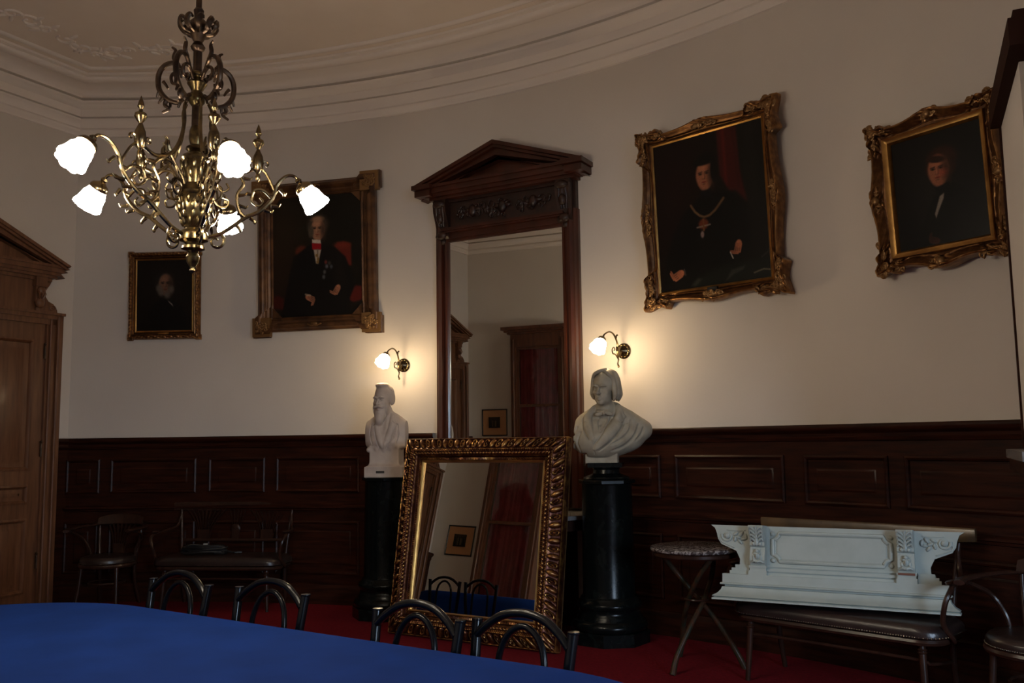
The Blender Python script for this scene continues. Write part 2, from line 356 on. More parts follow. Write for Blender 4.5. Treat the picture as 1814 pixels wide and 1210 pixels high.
# narrow posts in the dado where the photo shows vertical edges
# dado on the door wall between door and corner, and between the two doors
def linepath(s0, s1): return [(CORN[0]+D[0]*s, CORN[1]+D[1]*s) for s in (s1, s0)]
for i, (s0, s1) in enumerate(((0.0, 0.18), (1.72, 2.90), (4.44, 4.62))):
    mb = sweep(linepath(s0, s1), [(0.03, 0), (0.03, 1.405), (0.045, 1.43), (0.042, 1.455), (0.072, 1.485), (0.072, 1.505), (0.065, 1.515), (0, 1.515)])
    struct(mb.build('trim_%d' % (10+i), 'dado', ang=30), 'dark dado beside the pine doors')
WZ = atan2(-D[1], -D[0])   # rotation of local x (towards the corner) on the door wall
SZ = atan2(-SD[1], -SD[0])
mb = sweep([P3, COR2], [(0.02, 0), (0.02, 0.14), (0.0, 0.15)]); struct(mb.build('baseboard_south', 'dado'))

# ------------------------------------------------------------------ pediment helper (local: x along, -y into the room)
def pediment(mb, hw, z0, zc, apex, dep, th=0.11, y1=0.0, inner=0.35):
    # horizontal cornice z0..zc as stepped profile with returns, then raking cornice
    n = 5; pts = [(0.55, z0), (0.62, z0+0.2*(zc-z0)), (0.72, z0+0.45*(zc-z0)), (0.80, z0+0.6*(zc-z0)), (0.80, z0+0.8*(zc-z0)), (0.86, zc)]
    for (k0, a), (k1, b) in zip(pts[:-1], pts[1:]):
        d = dep*k1; mb.box(-hw+dep*(0.95-k1), hw-dep*(0.95-k1), -d, y1, a, b)
    hw2 = hw+0.01; L = [(-hw2, zc), (0, apex), (hw2, zc)]
    for off0, off1, d in ((0.0, 0.035, dep), (0.035, 0.06, dep*0.93), (0.06, th, dep*0.80), (th, th+0.03, dep*0.6)):
        for sx in (-1, 1):
            poly = [(sx*hw2, zc-off0+0.005), (0, apex-off0), (0, apex-off1), (sx*(hw2-off1*0.6), zc-off1+0.02 if off1 < 0.05 else zc-0.035)]
            mb.prism(poly, -d, y1)
    mb.prism([(-hw*0.8, zc-0.01), (0, apex-th-0.02), (hw*0.8, zc-0.01)], -dep*0.35, y1)

# ------------------------------------------------------------------ doors in the left wall
def make_door(n, s_mid, label):
    x, y = CORN[0]+D[0]*s_mid, CORN[1]+D[1]*s_mid
    root = thing('door_%d' % n, label, 'door', (x, y, 0), WZ)
    root['kind'] = 'structure'; del root['category']
    H = 2.67; W = 0.77
    mb = MB()
    for sx in (-1, 1):
        a, b = sorted((sx*W, sx*(W-0.05))); mb.box(a, b, -0.12, 0, 0, H)
        a, b = sorted((sx*(W-0.05), sx*(W-0.10))); mb.box(a, b, -0.10, 0, 0, H-0.03)
        mb.tube([(sx*(W-0.05), -0.12, 0.0), (sx*(W-0.05), -0.12, H-0.02)], 0.012, 8)
        mb.tube([(sx*(W-0.11), -0.098, 0.0), (sx*(W-0.11), -0.098, H-0.05)], 0.012, 8)
        a, b = sorted((sx*(W-0.10), sx*(W-0.14))); mb.box(a, b, -0.085, 0, 0, H-0.05)
    mb.box(-W, W, -0.12, 0, H-0.05, H); mb.box(-W+0.05, W-0.05, -0.10, 0, H-0.10, H-0.05); mb.box(-W-0.012, W+0.012, -0.135, 0, H-0.012, H+0.012)
    mb.build('door_frame', 'pine', root, ang=30)
    mb = MB()
    mb.box(-W+0.20, W-0.20, -0.07, 0, H, 3.0)
    for sx in (-1, 1):
        # scroll bracket with s-shaped outline beside the frieze
        px = W-0.20
        poly = [(sx*(px-0.02), H), (sx*(W-0.02), H), (sx*(W-0.03), H+0.05), (sx*(W-0.07), H+0.10), (sx*(W-0.12), H+0.12), (sx*(W-0.15), H+0.16), (sx*(W-0.15), H+0.22), (sx*(W-0.11), H+0.28), (sx*(W-0.09), H+0.33), (sx*(px-0.02), H+0.33)]
        mb.prism(poly, -0.06, 0)
        mb.tube([(sx*(W-0.08)+0.035*(1-t)*cos(t*9), -0.06, H+0.055+0.035*(1-t)*sin(t*9)) for t in np.linspace(0, 0.9, 20)], 0.008, 6)
    mb.build('frieze', 'pine', root, ang=30)
    for sx in (-1, 1):
        mb = MB(); cx = sx*(W-0.24)
        mb.box(cx-0.055, cx+0.055, -0.13, -0.06, H+0.24, H+0.33); mb.box(cx-0.045, cx+0.045, -0.115, -0.06, H+0.10, H+0.24)
        mb.ell((cx, -0.11, H+0.09), (0.045, 0.03, 0.05)); mb.ell((cx, -0.12, H+0.20), (0.04, 0.03, 0.045)); mb.ell((cx, -0.09, H+0.03), (0.03, 0.02, 0.035))
        for q in (-1, 0, 1): mb.tube([(cx+q*0.02, -0.12, H+0.23), (cx+q*0.03, -0.145, H+0.17), (cx+q*0.015, -0.12, H+0.11)], 0.008, 6)
        mb.build('corbel', 'pine', root)
    mb = MB(); mb.box(-W+0.12, W-0.12, -0.10, 0, 2.97, 3.02); pediment(mb, W-0.02, 3.0, 3.12, 3.46, 0.22); mb.build('pediment', 'pine', root, ang=25)
    lw = W-0.14
    for sx in (-1, 1):
        mb = MB(); a, b = sorted((sx*0.004, sx*lw))
        def leafpanel(z0, z1):
            rows = []
            x0, x1 = a+0.11, b-0.11
            for d, h in ((0, 0.06), (0.0, 0.072), (0.015, 0.076), (0.03, 0.062), (0.035, 0.048), (0.07, 0.048), (0.10, 0.058)):
                rows.append([(x0+d, -h, z0+d), (x1-d, -h, z0+d), (x1-d, -h, z1-d), (x0+d, -h, z1-d)])
            idx = mb.grid(rows, closed=True); mb.f.append(tuple(idx[-1]))
            return x0, x1, z0, z1
        zs = [(0.14, 0.80), (0.93, 1.10), (1.23, H-0.25)]
        for z0, z1 in zs: leafpanel(z0, z1)
        mb.box(a, a+0.11, -0.06, 0, 0.01, H-0.10); mb.box(b-0.11, b, -0.06, 0, 0.01, H-0.10)
        for z0, z1 in ((0.01, 0.14), (0.80, 0.93), (1.10, 1.23), (H-0.25, H-0.10)): mb.box(a+0.11, b-0.11, -0.06, 0, z0, z1)
        lf = mb.build('door_leaf', 'pine', root, ang=30)
        mb = MB()
        for z in (0.35, 1.35, 2.25): mb.tube([(sx*(lw-0.005), -0.075, z), (sx*(lw-0.005), -0.075, z+0.12)], 0.011, 8); mb.ell((sx*(lw-0.005), -0.075, z+0.135), 0.013)
        mb.build('hinge', 'brassdark', lf)
    mb = MB(); mb.tube([(0.05, -0.06, 1.05), (0.05, -0.11, 1.05), (0.13, -0.115, 1.05)], 0.010, 8); mb.box(0.03, 0.07, -0.068, -0.06, 0.97, 1.10); mb.build('door_handle', 'brassdark', lf)
    return root
make_door(1, 0.95, 'pine double door with pediment at the left edge of the photo')
make_door(2, 3.67, 'pine double door seen only in the mirrors')
# ------------------------------------------------------------------ oil paintings (painted with numpy onto a fine grid's colour attribute)
def lin(c): c = np.asarray(c, float)/255.0; return np.where(c <= 0.04045, c/12.92, ((c+0.055)/1.055)**2.4)
class Paint:
    def __init__(s, w, h, bg):
        s.w, s.h = w, h; s.X, s.Y = np.meshgrid((np.arange(w)+.5)/w, (np.arange(h)+.5)/h); s.asp = h/w
        s.im = np.ones((h, w, 3))*np.array(bg, float)
    def mix(s, a, c): a = np.clip(a, 0, 1)[..., None]; s.im = s.im*(1-a)+np.array(c, float)*a
    def blob(s, cx, cy, rx, ry, c, rot=0, soft=0.25, op=1):     # fractions of the width (x) and height (y)
        dx = (s.X-cx); dy = (s.Y-cy)*s.asp; ry = ry*s.asp; a = rad(rot)
        u = (dx*cos(a)+dy*sin(a))/rx; v = (-dx*sin(a)+dy*cos(a))/ry
        s.mix(op*(1-(np.sqrt(u*u+v*v)-1+soft/2)/soft), c)
    def poly(s, P, c, soft=0.006, op=1):
        d = np.full(s.X.shape, 1e9); ins = np.zeros(s.X.shape, bool); n = len(P); X, Y = s.X, s.Y*s.asp
        for i in range(n):
            x0, y0 = P[i][0], P[i][1]*s.asp; x1, y1 = P[(i+1) % n][0], P[(i+1) % n][1]*s.asp
            t = np.clip(((X-x0)*(x1-x0)+(Y-y0)*(y1-y0))/((x1-x0)**2+(y1-y0)**2+1e-12), 0, 1)
            d = np.minimum(d, np.hypot(X-x0-t*(x1-x0), Y-y0-t*(y1-y0)))
            if y0 != y1: ins ^= ((y0 > Y) != (y1 > Y)) & (X < (x1-x0)*(Y-y0)/(y1-y0)+x0)
        s.mix(op*np.clip(0.5+np.where(ins, d, -d)/(2*soft), 0, 1), c)
    def line(s, P, r, c, soft=0.004, op=1):
        d = np.full(s.X.shape, 1e9); X, Y = s.X, s.Y*s.asp
        for (x0, y0), (x1, y1) in zip(P[:-1], P[1:]):
            y0 *= s.asp; y1 *= s.asp; t = np.clip(((X-x0)*(x1-x0)+(Y-y0)*(y1-y0))/((x1-x0)**2+(y1-y0)**2+1e-12), 0, 1)
            d = np.minimum(d, np.hypot(X-x0-t*(x1-x0), Y-y0-t*(y1-y0)))
        s.mix(op*np.clip((r-d)/soft+0.5, 0, 1), c)
    def hand(s, cx, cy, sc, ang, c, flip=1):
        s.blob(cx, cy, sc*0.75, sc*0.62/s.asp, c, ang, 0.35)
        a = rad(ang)
        for k in range(4):
            q = (k-1.5)*0.36*sc; L = sc*(1.7 if k in (1, 2) else 1.4)
            x0 = cx+q*-sin(a)*flip; y0 = cy+q*cos(a)/s.asp*flip
            s.line([(x0, y0), (x0+L*cos(a), y0+L*sin(a)/s.asp), (x0+(L+.3*sc)*cos(a+.5), y0+(L+.3*sc)*sin(a+.5)/s.asp)], sc*0.15, np.array(c)*(0.95-0.06*k), 0.006)
    def face(s, cx, cy, rx, ry, skin, turn=0.2, shade=1):
        sk = np.array(skin, float); dk = sk*0.45
        s.blob(cx, cy, rx, ry, sk, 0, 0.25); s.blob(cx, cy+ry*.45, rx*.72, ry*.62, sk, 0, 0.3)
        s.blob(cx+shade*rx*.75, cy+ry*.1, rx*.45, ry*.9, dk, 0, 0.9, 0.75)
        s.blob(cx-shade*rx*.15, cy-ry*.5, rx*.5, ry*.25, np.minimum(sk*1.18, 255), 0, 0.9, 0.7)
        nx = cx-turn*rx
        for k in (-1, 1):
            ex = nx+k*rx*.38; s.blob(ex, cy-ry*.10, rx*.22, ry*.075, dk*.8, 0, 0.8, 0.9); s.blob(ex, cy-ry*.09, rx*.07, ry*.04, (12, 8, 6), 0, 0.5)
            s.line([(ex-rx*.22, cy-ry*.20), (ex+rx*.2, cy-ry*.23)], rx*.05, dk*.6, 0.008, 0.8)
        s.line([(nx+rx*.10, cy-ry*.15), (nx+rx*.14, cy+ry*.22)], rx*.05, dk*1.3, 0.010, 0.6); s.blob(nx, cy+ry*.25, rx*.17, ry*.07, dk*1.2, 0, 0.9, 0.6)
        s.blob(nx-rx*.05, cy+ry*.12, rx*.08, ry*.2, np.minimum(sk*1.15, 255), 0, 0.9, 0.7)
        s.blob(nx+rx*.02, cy+ry*.48, rx*.28, ry*.055, (sk*np.array((.75, .45, .42))), 0, 0.7, 0.9); s.blob(nx, cy+ry*.62, rx*.2, ry*.05, dk*1.2, 0, 0.9, 0.5)
def canvas(name, P, w, h, y, parent, cut=0.0):
    nx, ny = P.w, P.h; me = bpy.data.meshes.new(name)
    rnd = np.random.RandomState(1); im = P.im*(1+0.05*rnd.randn(ny, nx, 1)); im = lin(np.clip(im, 0, 255))
    gx = np.linspace(-w/2, w/2, nx); gz = np.linspace(h/2, -h/2, ny)
    if True:
        XX, ZZ = np.meshgrid(gx, gz); v = np.stack([XX, np.full_like(XX, y), ZZ], -1).reshape(-1, 3)
    i = np.arange(nx*ny).reshape(ny, nx); f = np.stack([i[:-1, :-1], i[1:, :-1], i[1:, 1:], i[:-1, 1:]], -1).reshape(-1, 4)
    me.from_pydata(v.tolist(), [], f.tolist()); at = me.color_attributes.new('Col', 'FLOAT_COLOR', 'POINT')
    c = np.ones((nx*ny, 4), np.float32); c[:, :3] = im.reshape(-1, 3); at.data.foreach_set('color', c.ravel())
    me.materials.append(M['oil']); o = bpy.data.objects.new(name, me); COL.objects.link(o); o.parent = parent
    # a thin backing board so the picture has a body
    mb = MB(); mb.box(-w/2, w/2, y+0.002, y+0.02, -h/2, h/2); mb.build('stretcher', 'plaque', o, smooth=False)
    return o

def frame(mb, wi, hi, wo, ho, prof, fh=lambda x: 0, fv=lambda x: 0, orn=None, res=0.012, nt=None, split=None):
    """picture frame: inner half sizes wi,hi; outer wo,ho; prof = list of (t, height); fh/fv push the outline outward"""
    ts = [p[0] for p in prof]; hs = [p[1] for p in prof]
    if nt: T = np.linspace(0, 1, nt); Hh = np.interp(T, ts, hs)
    else: T, Hh = ts, hs
    c = fh(1.0)
    per = []
    for side in range(4):
        L = 2*(wo if side % 2 == 0 else ho); n = max(6, int(L/res))
        for k in range(n):
            x = -1+2*k/n; per.append((side, x))
    rows = []
    s_acc = 0.0
    for t, h in zip(T, Hh):
        row = []
        for side, x in per:
            if side == 0: i = (x*wi, hi); o = (x*(wo+c), ho+fh(x))
            elif side == 1: i = (wi, -x*hi); o = (wo+fv(-x), -x*(ho+c))
            elif side == 2: i = (-x*wi, -hi); o = (-x*(wo+c), -ho-fh(-x))
            else: i = (-wi, x*hi); o = (-wo-fv(x), x*(ho+c))
            half = wo if side % 2 == 0 else ho
            hh = h+(orn(t, x*half, x, side, half) if orn else 0)
            row.append((i[0]+(o[0]-i[0])*t, -hh, i[1]+(o[1]-i[1])*t))
        rows.append(row)
    rows = [[(p[0], 0.0, p[2]) for p in rows[0]]]+rows+[[(p[0], 0.0, p[2]) for p in rows[-1]]]
    mb.grid(rows, closed=True)
def scrollwork(mb, cx, cz, w, h, y, n, rnd, s=1.0):
    for k in range(n):
        x = cx+rnd.uniform(-w, w); z = cz+rnd.uniform(-h, h); r = rnd.uniform(0.016, 0.032)*s; a0 = rnd.uniform(0, 6.28); sg = rnd.choice((-1, 1))
        r *= 0.85; y1 = y+0.014
        pts = [(x+r*(1-.8*t)*cos(a0+sg*6*t), y1-0.004*sin(t*3), z+r*(1-.8*t)*sin(a0+sg*6*t)) for t in np.linspace(0, 1, 12)]
        mb.tube(pts, [0.005*s, 0.010*s, 0.006*s], 6)
        mb.ell((x+r*.5*cos(a0), y1, z+r*.5*sin(a0)), (0.024*s, 0.010*s, 0.010*s), Matrix.Rotation(rnd.uniform(0, 3.1), 3, 'Y'), 8, 6)

# portrait 1: elderly man, small, far left
t1 = wallthing('framed_portrait', 'small portrait of a grey-bearded man in black, in a narrow ornate gilt frame', 'painting', 3.37, 0.028, 2.875, rad(2.2))
mb = MB()
frame(mb, 0.276, 0.347, 0.352, 0.424, [(0, 0.018), (0.12, 0.024), (0.2, 0.018), (0.32, 0.034), (0.42, 0.030), (0.6, 0.050), (0.85, 0.045), (1.0, 0.022)], fh=lambda x: 0.010 if abs(x) > .86 else 0.0, fv=lambda x: 0.010 if abs(x) > .88 else 0.0,
      orn=lambda t, s, x, sd, hf: (0.007*abs(sin(s*95))*abs(cos(s*41+t*9)) if 0.45 < t < 0.95 else 0.0), nt=26, res=0.006)
mb.build('frame', 'gold', t1)
mb = MB(); frame(mb, 0.270, 0.341, 0.288, 0.359, [(0, 0.026), (0.5, 0.033), (1, 0.026)]); mb.build('inner_slip', 'goldline', t1)
mb = MB(); mb.box(-0.05, 0.05, -0.040, -0.03, -0.377, -0.362); mb.build('name_plate', 'goldline', t1)
P = Paint(150, 188, (13, 10, 9))
P.blob(.5, .4, .6, .5, (22, 17, 14), 0, 1.2, .7)
P.poly([(.30, 1), (.22, .78), (.28, .66), (.42, .56), (.62, .56), (.80, .66), (.90, .80), (.92, 1)], (9, 8, 9), 0.02)
P.blob(.50, .30, .165, .13, (30, 26, 24), 0, .6); P.face(.52, .345, .125, .145, (108, 78, 62), .05)
for dx, dy in ((-.12, .40), (.10, .42), (-.08, .46), (.03, .49)): P.blob(.52+dx, dy, .055, .055, (86, 78, 72), 0, .8, .85)
P.poly([(.56, .57), (.64, .62), (.66, .66), (.58, .60)], (120, 112, 106), .006)
canvas('canvas', P, 0.55, 0.69, -0.022, t1)

# portrait 2: seated man with red cravat ribbon, brown frame with square corners
t2 = wallthing('framed_portrait', 'seated grey-haired man with red neck ribbon, brown frame with square jutting corners', 'painting', 15.12, 0.062, 3.185, rad(2.6))
mb = MB(); stp = lambda x, e: 0.052 if abs(x) > e else 0.0
frame(mb, 0.452, 0.565, 0.605, 0.700, [(0, 0.03), (0.08, 0.045), (0.16, 0.036), (0.3, 0.05), (0.42, 0.052), (0.5, 0.075), (0.62, 0.085), (0.8, 0.082), (0.88, 0.065), (1, 0.05)],
      fh=lambda x: stp(x, .74), fv=lambda x: stp(x, .775), orn=lambda t, s, x, sd, hf: 0.004*abs(sin(s*110)) if .38 < t < .47 else 0.0, nt=30, res=0.01)
mb.build('frame', 'brownframe', t2)
rnd = random.Random(3)
for sx in (-1, 1):
    for sz in (-1, 1):
        mb = MB(); scrollwork(mb, sx*0.555, sz*0.652, 0.055, 0.055, -0.098, 20, rnd, 0.9); mb.box(min(sx*0.468, sx*0.650), max(sx*0.468, sx*0.650), -0.078, -0.03, min(sz*0.565, sz*0.744), max(sz*0.565, sz*0.744)); mb.build('corner_ornament', 'goldorn', t2)
for sz in (-1, 1):
    mb = MB(); mb.ell((0, -0.095, sz*0.645), (0.035, 0.012, 0.02)); mb.tube([(-0.07, -0.09, sz*.645), (-0.03, -0.095, sz*.66), (0.03, -0.095, sz*.66), (0.07, -0.09, sz*.645)], 0.006, 6); mb.build('shell_ornament', 'goldorn', t2)
for sx in (-1, 1):
    for sz in (-1, 1):
        mb = MB(); mb.prism([(sx*0.455, sz*0.57), (sx*0.36, sz*0.57), (sx*0.455, sz*0.475)], -0.045, -0.02); mb.build('spandrel', 'brownframe', t2, smooth=False)
P = Paint(205, 258, (18, 14, 9))
P.blob(.10, .35, .4, .35, (42, 32, 20), 0, 1.3, .9); P.blob(.05, .6, .3, .3, (36, 22, 14), 0, 1.2, .7); P.blob(.8, .2, .4, .3, (20, 18, 12), 0, 1.2, .8)
P.poly([(.70, .60), (.69, .44), (.73, .405), (.80, .40), (.88, .42), (.885, .60)], (92, 29, 20), .012); P.blob(.78, .43, .09, .03, (112, 40, 26), 0, .9, .6)
P.blob(.33, .46, .07, .05, (92, 38, 24), 0, .5)
P.poly([(.80, .86), (.83, .79), (.93, .765), (1, .775), (1, .88), (.9, .90)], (78, 21, 16), .012); P.poly([(0, .92), (0, .825), (.06, .81), (.12, .84), (.13, .93)], (62, 18, 14), .015)
P.poly([(.10, 1), (.14, .84), (.19, .66), (.24, .50), (.38, .43), (.455, .385), (.58, .40), (.70, .44), (.82, .53), (.88, .66), (.92, .76), (.86, .86), (.86, 1)], (13, 11, 11), .012)
P.poly([(.74, .55), (.84, .62), (.83, .74), (.74, .79), (.68, .72)], (20, 15, 13), .03, .8)
P.blob(.515, .245, .115, .085, (58, 50, 42), 0, .45); P.poly([(.40, .26), (.44, .20), (.46, .34), (.42, .345)], (66, 58, 48), .012)
P.face(.515, .285, .078, .088, (152, 108, 82), .10, 1); P.blob(.44, .30, .03, .05, (78, 68, 56), 0, .6, .9); P.blob(.51, .20, .07, .025, (150, 112, 86), 0, .7, .8)
P.poly([(.45, .365), (.545, .375), (.55, .41), (.45, .395)], (190, 178, 164), .006)
P.poly([(.445, .395), (.55, .405), (.55, .455), (.45, .45)], (140, 18, 26), .006)
P.poly([(.465, .45), (.55, .455), (.515, .57), (.49, .565)], (165, 150, 134), .006); P.line([(.51, .45), (.512, .56)], .006, (110, 96, 80))
for dx, dy in ((.50, .50), (.515, .53), (.51, .555)): P.blob(dx, dy, .014, .012, (120, 92, 46), 0, .6)
for dx, dy, c in ((.60, .56, (96, 40, 34)), (.61, .595, (82, 84, 92)), (.585, .64, (70, 70, 72)), (.66, .60, (60, 66, 74)), (.575, .68, (74, 78, 80)), (.64, .57, (54, 52, 48))): P.blob(dx, dy, .018, .018, c, 0, .7, .8)
P.hand(.73, .775, .045, 120, (160, 104, 78)); P.hand(.40, .84, .045, 25, (150, 96, 72), -1); P.line([(.37, .815), (.42, .825)], .01, (170, 150, 130), .006, .6)
canvas('canvas', P, 0.915, 1.14, -0.026, t2)

# portrait 3: man with chain of office
def scal(x, k, amp, e0=.62, c=.055):     # outline with a swelling in the middle and lobed corners
    a = abs(x); v = amp*math.exp(-(x/.28)**2)
    if a > e0: v += c*min(1, (a-e0)/.05)*(0.75+0.25*cos((a-e0)/(1-e0)*pi*2))
    return v
t3 = wallthing('framed_portrait', 'large portrait of a man in black wearing a chain of office, wavy gilt frame', 'painting', 43.95, 0.062, 3.100, rad(2.6))
def orn3(t, s, x, sd, hf):
    a = abs(x)
    if t < .30: return 0.0
    e = max(0, min(1, (a-.58)/.08)); mid = math.exp(-(x/.16)**2)
    amp = 0.016*(e+0.9*mid); k = abs(sin(s*62+3*sin(t*9)))*abs(sin(t*11+s*23))
    return amp*k
mb = MB()
frame(mb, 0.463, 0.568, 0.542, 0.642, [(0, 0.035), (0.12, 0.05), (0.2, 0.044), (0.3, 0.058), (0.42, 0.048), (0.62, 0.066), (0.82, 0.095), (0.93, 0.09), (1, 0.06)],
      fh=lambda x: scal(x, 1, 0.035), fv=lambda x: scal(x, 1, 0.035), orn=orn3, nt=34, res=0.008)
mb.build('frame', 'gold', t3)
mb = MB(); frame(mb, 0.455, 0.56, 0.474, 0.579, [(0, 0.045), (0.5, 0.056), (1, 0.045)]); mb.build('inner_slip', 'goldline', t3)
rnd = random.Random(5)
for sx in (-1, 1):
    for sz in (-1, 1):
        mb = MB(); scrollwork(mb, sx*0.535, sz*0.643, 0.035, 0.035, -0.094, 16, rnd, 1.1); scrollwork(mb, sx*0.43, sz*0.648, 0.08, 0.018, -0.088, 14, rnd, .9); scrollwork(mb, sx*0.54, sz*0.53, 0.018, 0.09, -0.088, 14, rnd, .9)
        mb.build('corner_ornament', 'goldorn', t3)
for i, (x, z) in enumerate(((0, .635), (0, -.635), (.535, 0), (-.535, 0))):
    mb = MB(); scrollwork(mb, x, z, 0.10 if i < 2 else 0.02, 0.02 if i < 2 else 0.12, -0.082, 16, rnd); mb.build('centre_ornament', 'goldorn', t3)
mb = MB(); mb.box(-0.04, 0.04, -0.07, -0.05, -0.60, -0.575); mb.build('name_plate', 'plaque', t3)
P = Paint(215, 262, (12, 8, 7))
P.blob(.2, .3, .4, .5, (26, 11, 9), 0, 1.3, .8); P.blob(.85, .3, .25, .4, (17, 15, 12), 0, 1.2, .8)
P.poly([(.60, .0), (.77, .0), (.785, .30), (.83, .50), (.80, .52), (.70, .44), (.61, .30)], (58, 12, 11), .012); P.poly([(.64, 0), (.67, 0), (.67, .38), (.65, .34)], (96, 22, 16), .012, .6); P.poly([(.73, 0), (.75, 0), (.78, .4), (.76, .42)], (46, 10, 9), .01, .7)
P.poly([(.84, .0), (.9, .0), (.93, .5), (.88, .5)], (20, 17, 14), .02)
P.poly([(.02, 1), (.08, .80), (.16, .62), (.26, .50), (.38, .44), (.44, .40), (.58, .40), (.74, .42), (.82, .50), (.84, .66), (.83, .80), (.76, .84), (.80, 1)], (7, 6, 7), .015)
P.blob(.485, .205, .092, .068, (8, 7, 7), 0, .35); P.face(.475, .275, .078, .095, (140, 88, 64), .10, 1); P.blob(.47, .188, .085, .024, (8, 7, 7), 0, .5); P.blob(.56, .26, .03, .07, (9, 8, 8), 0, .4)
P.poly([(.43, .375), (.52, .375), (.53, .42), (.42, .42)], (10, 10, 14), .01)
P.line([(.335, .455), (.37, .50), (.41, .53), (.45, .545), (.50, .54), (.55, .515), (.60, .475), (.63, .45)], .011, (72, 52, 34), .006)
P.line([(.335, .455), (.37, .50), (.41, .53), (.45, .545), (.50, .54), (.55, .515), (.60, .475), (.63, .45)], .004, (104, 78, 48), .006, .7)
P.blob(.44, .59, .045, .035, (92, 40, 22), 0, .5); P.line([(.38, .605), (.50, .60)], .006, (110, 96, 84), .006); P.line([(.44, .56), (.44, .63)], .008, (96, 60, 34)); P.blob(.425, .655, .016, .022, (120, 100, 96), 0, .6)
P.poly([(.28, 1), (.36, .93), (.55, .88), (.70, .86), (.98, .87), (1, 1)], (17, 19, 16), .02); P.poly([(.60, .98), (.66, .91), (.78, .895), (.76, .92), (.68, .94)], (44, 46, 40), .008); P.line([(.85, .95), (.93, .935), (.985, .945)], .006, (84, 80, 64), .006); P.poly([(.30, .97), (.36, .93), (.40, .94), (.34, .98)], (48, 50, 42), .01, .7); P.line([(.92, .86), (.98, .83)], .008, (50, 52, 46), .008, .6)
P.hand(.735, .755, .043, 105, (158, 94, 66)); P.line([(.66, .80), (.68, .84)], .005, (150, 140, 130))
P.hand(.205, .885, .047, 155, (158, 94, 66)); P.line([(.24, .86), (.25, .90)], .006, (60, 50, 44))
canvas('canvas', P, 0.93, 1.14, -0.040, t3)

# portrait 4: young man
t4 = wallthing('framed_portrait', 'portrait of a young man with white shirt front, gilt frame near the right edge', 'painting', 56.50, 0.05, 2.885, rad(3.0))
def orn4(t, s, x, sd, hf):
    a = abs(x)
    if t < .45: return 0.0
    e = max(0, min(1, (a-.62)/.08)); mid = math.exp(-(x/.13)**2)
    return 0.018*(e+0.9*mid+.12)*abs(sin(s*58+3*sin(t*9)))*abs(sin(t*11+s*23))
mb = MB()
frame(mb, 0.282, 0.336, 0.385, 0.435, [(0, 0.03), (0.08, 0.05), (0.16, 0.046), (0.26, 0.066), (0.32, 0.056), (0.42, 0.062), (0.5, 0.058), (0.68, 0.08), (0.86, 0.105), (0.95, 0.10), (1, 0.06)],
      fh=lambda x: scal(x, 1, 0.045, .70, .034), fv=lambda x: scal(x, 1, 0.035, .72, .034), orn=orn4, nt=36, res=0.007)
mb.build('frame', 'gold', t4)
mb = MB(); frame(mb, 0.278, 0.332, 0.318, 0.372, [(0, 0.042), (0.3, 0.06), (0.6, 0.062), (1, 0.074)]); mb.build('inner_slip', 'goldline', t4)
for sx in (-1, 1):
    for sz in (-1, 1):
        mb = MB(); scrollwork(mb, sx*0.378, sz*0.430, 0.03, 0.03, -0.104, 16, rnd, 1.0); scrollwork(mb, sx*0.29, sz*0.430, 0.05, 0.014, -0.096, 12, rnd, .9); scrollwork(mb, sx*0.38, sz*0.33, 0.014, 0.06, -0.096, 12, rnd, .9)
        mb.build('corner_ornament', 'goldorn', t4)
for i, (x, z) in enumerate(((0, .44), (0, -.44), (.385, 0), (-.385, 0))):
    mb = MB(); scrollwork(mb, x, z, 0.06 if i < 2 else 0.015, 0.02 if i < 2 else 0.07, -0.098, 12, rnd); mb.ell((x, -0.09, z), (0.03, 0.02, 0.03)); mb.build('centre_ornament', 'goldorn', t4)
P = Paint(160, 188, (10, 9, 9))
P.blob(.45, .45, .35, .3, (21, 19, 17), 0, 1.2, .9)
P.poly([(.22, 1), (.30, .80), (.37, .66), (.44, .58), (.52, .52), (.66, .48), (.82, .58), (.95, .72), (1, 1)], (6, 6, 7), .015)
P.blob(.56, .25, .165, .105, (44, 22, 14), 0, .4); P.blob(.66, .33, .05, .075, (36, 18, 12), 0, .5); P.blob(.395, .33, .03, .05, (34, 18, 12), 0, .5)
P.face(.515, .345, .115, .135, (140, 86, 62), .12, 1); P.blob(.50, .25, .10, .03, (40, 20, 13), 10, .5); P.blob(.56, .375, .05, .035, (150, 66, 48), 0, .9, .5)
P.poly([(.46, .50), (.62, .47), (.62, .55), (.49, .57)], (7, 7, 8), .01)
P.poly([(.505, .575), (.555, .555), (.545, .60), (.48, .70), (.445, .76), (.435, .72)], (128, 118, 108), .006)
P.hand(.43, .955, .05, 200, (60, 32, 24))
canvas('canvas', P, 0.568, 0.676, -0.036, t4)

# ------------------------------------------------------------------ tall wall mirror with pediment
wm = wallthing('wall_mirror', 'tall wall mirror in dark mahogany frame with carved frieze and pediment, between the busts', 'mirror', 29.5, 0.0, 0.0)
GZ0, GZ1, GH = 0.90, 3.195, 0.562
mb = MB(); mb.box(-GH-0.02, GH+0.02, -0.075, -0.055, GZ0, GZ1+0.02); mb.build('mirror_glass', 'mirror', wm, smooth=False)
mb = MB()
for sx in (-1, 1):
    prof = [(0.562, 0.075), (0.566, 0.10), (0.585, 0.105), (0.592, 0.09), (0.610, 0.09), (0.618, 0.115), (0.645, 0.125), (0.665, 0.115), (0.672, 0.095), (0.69, 0.09), (0.70, 0.07), (0.70, 0.0)]
    rows = [[(sx*x, -y, z) for x, y in prof] for z in (0.9, 3.33)]; mb.grid(rows)
    mb.box(min(sx*0.58, sx*0.69), max(sx*0.58, sx*0.69), -0.07, 0.0, 0.9, 3.3)
mb.build('side_post', 'mahog', wm, ang=25)
mb = MB()
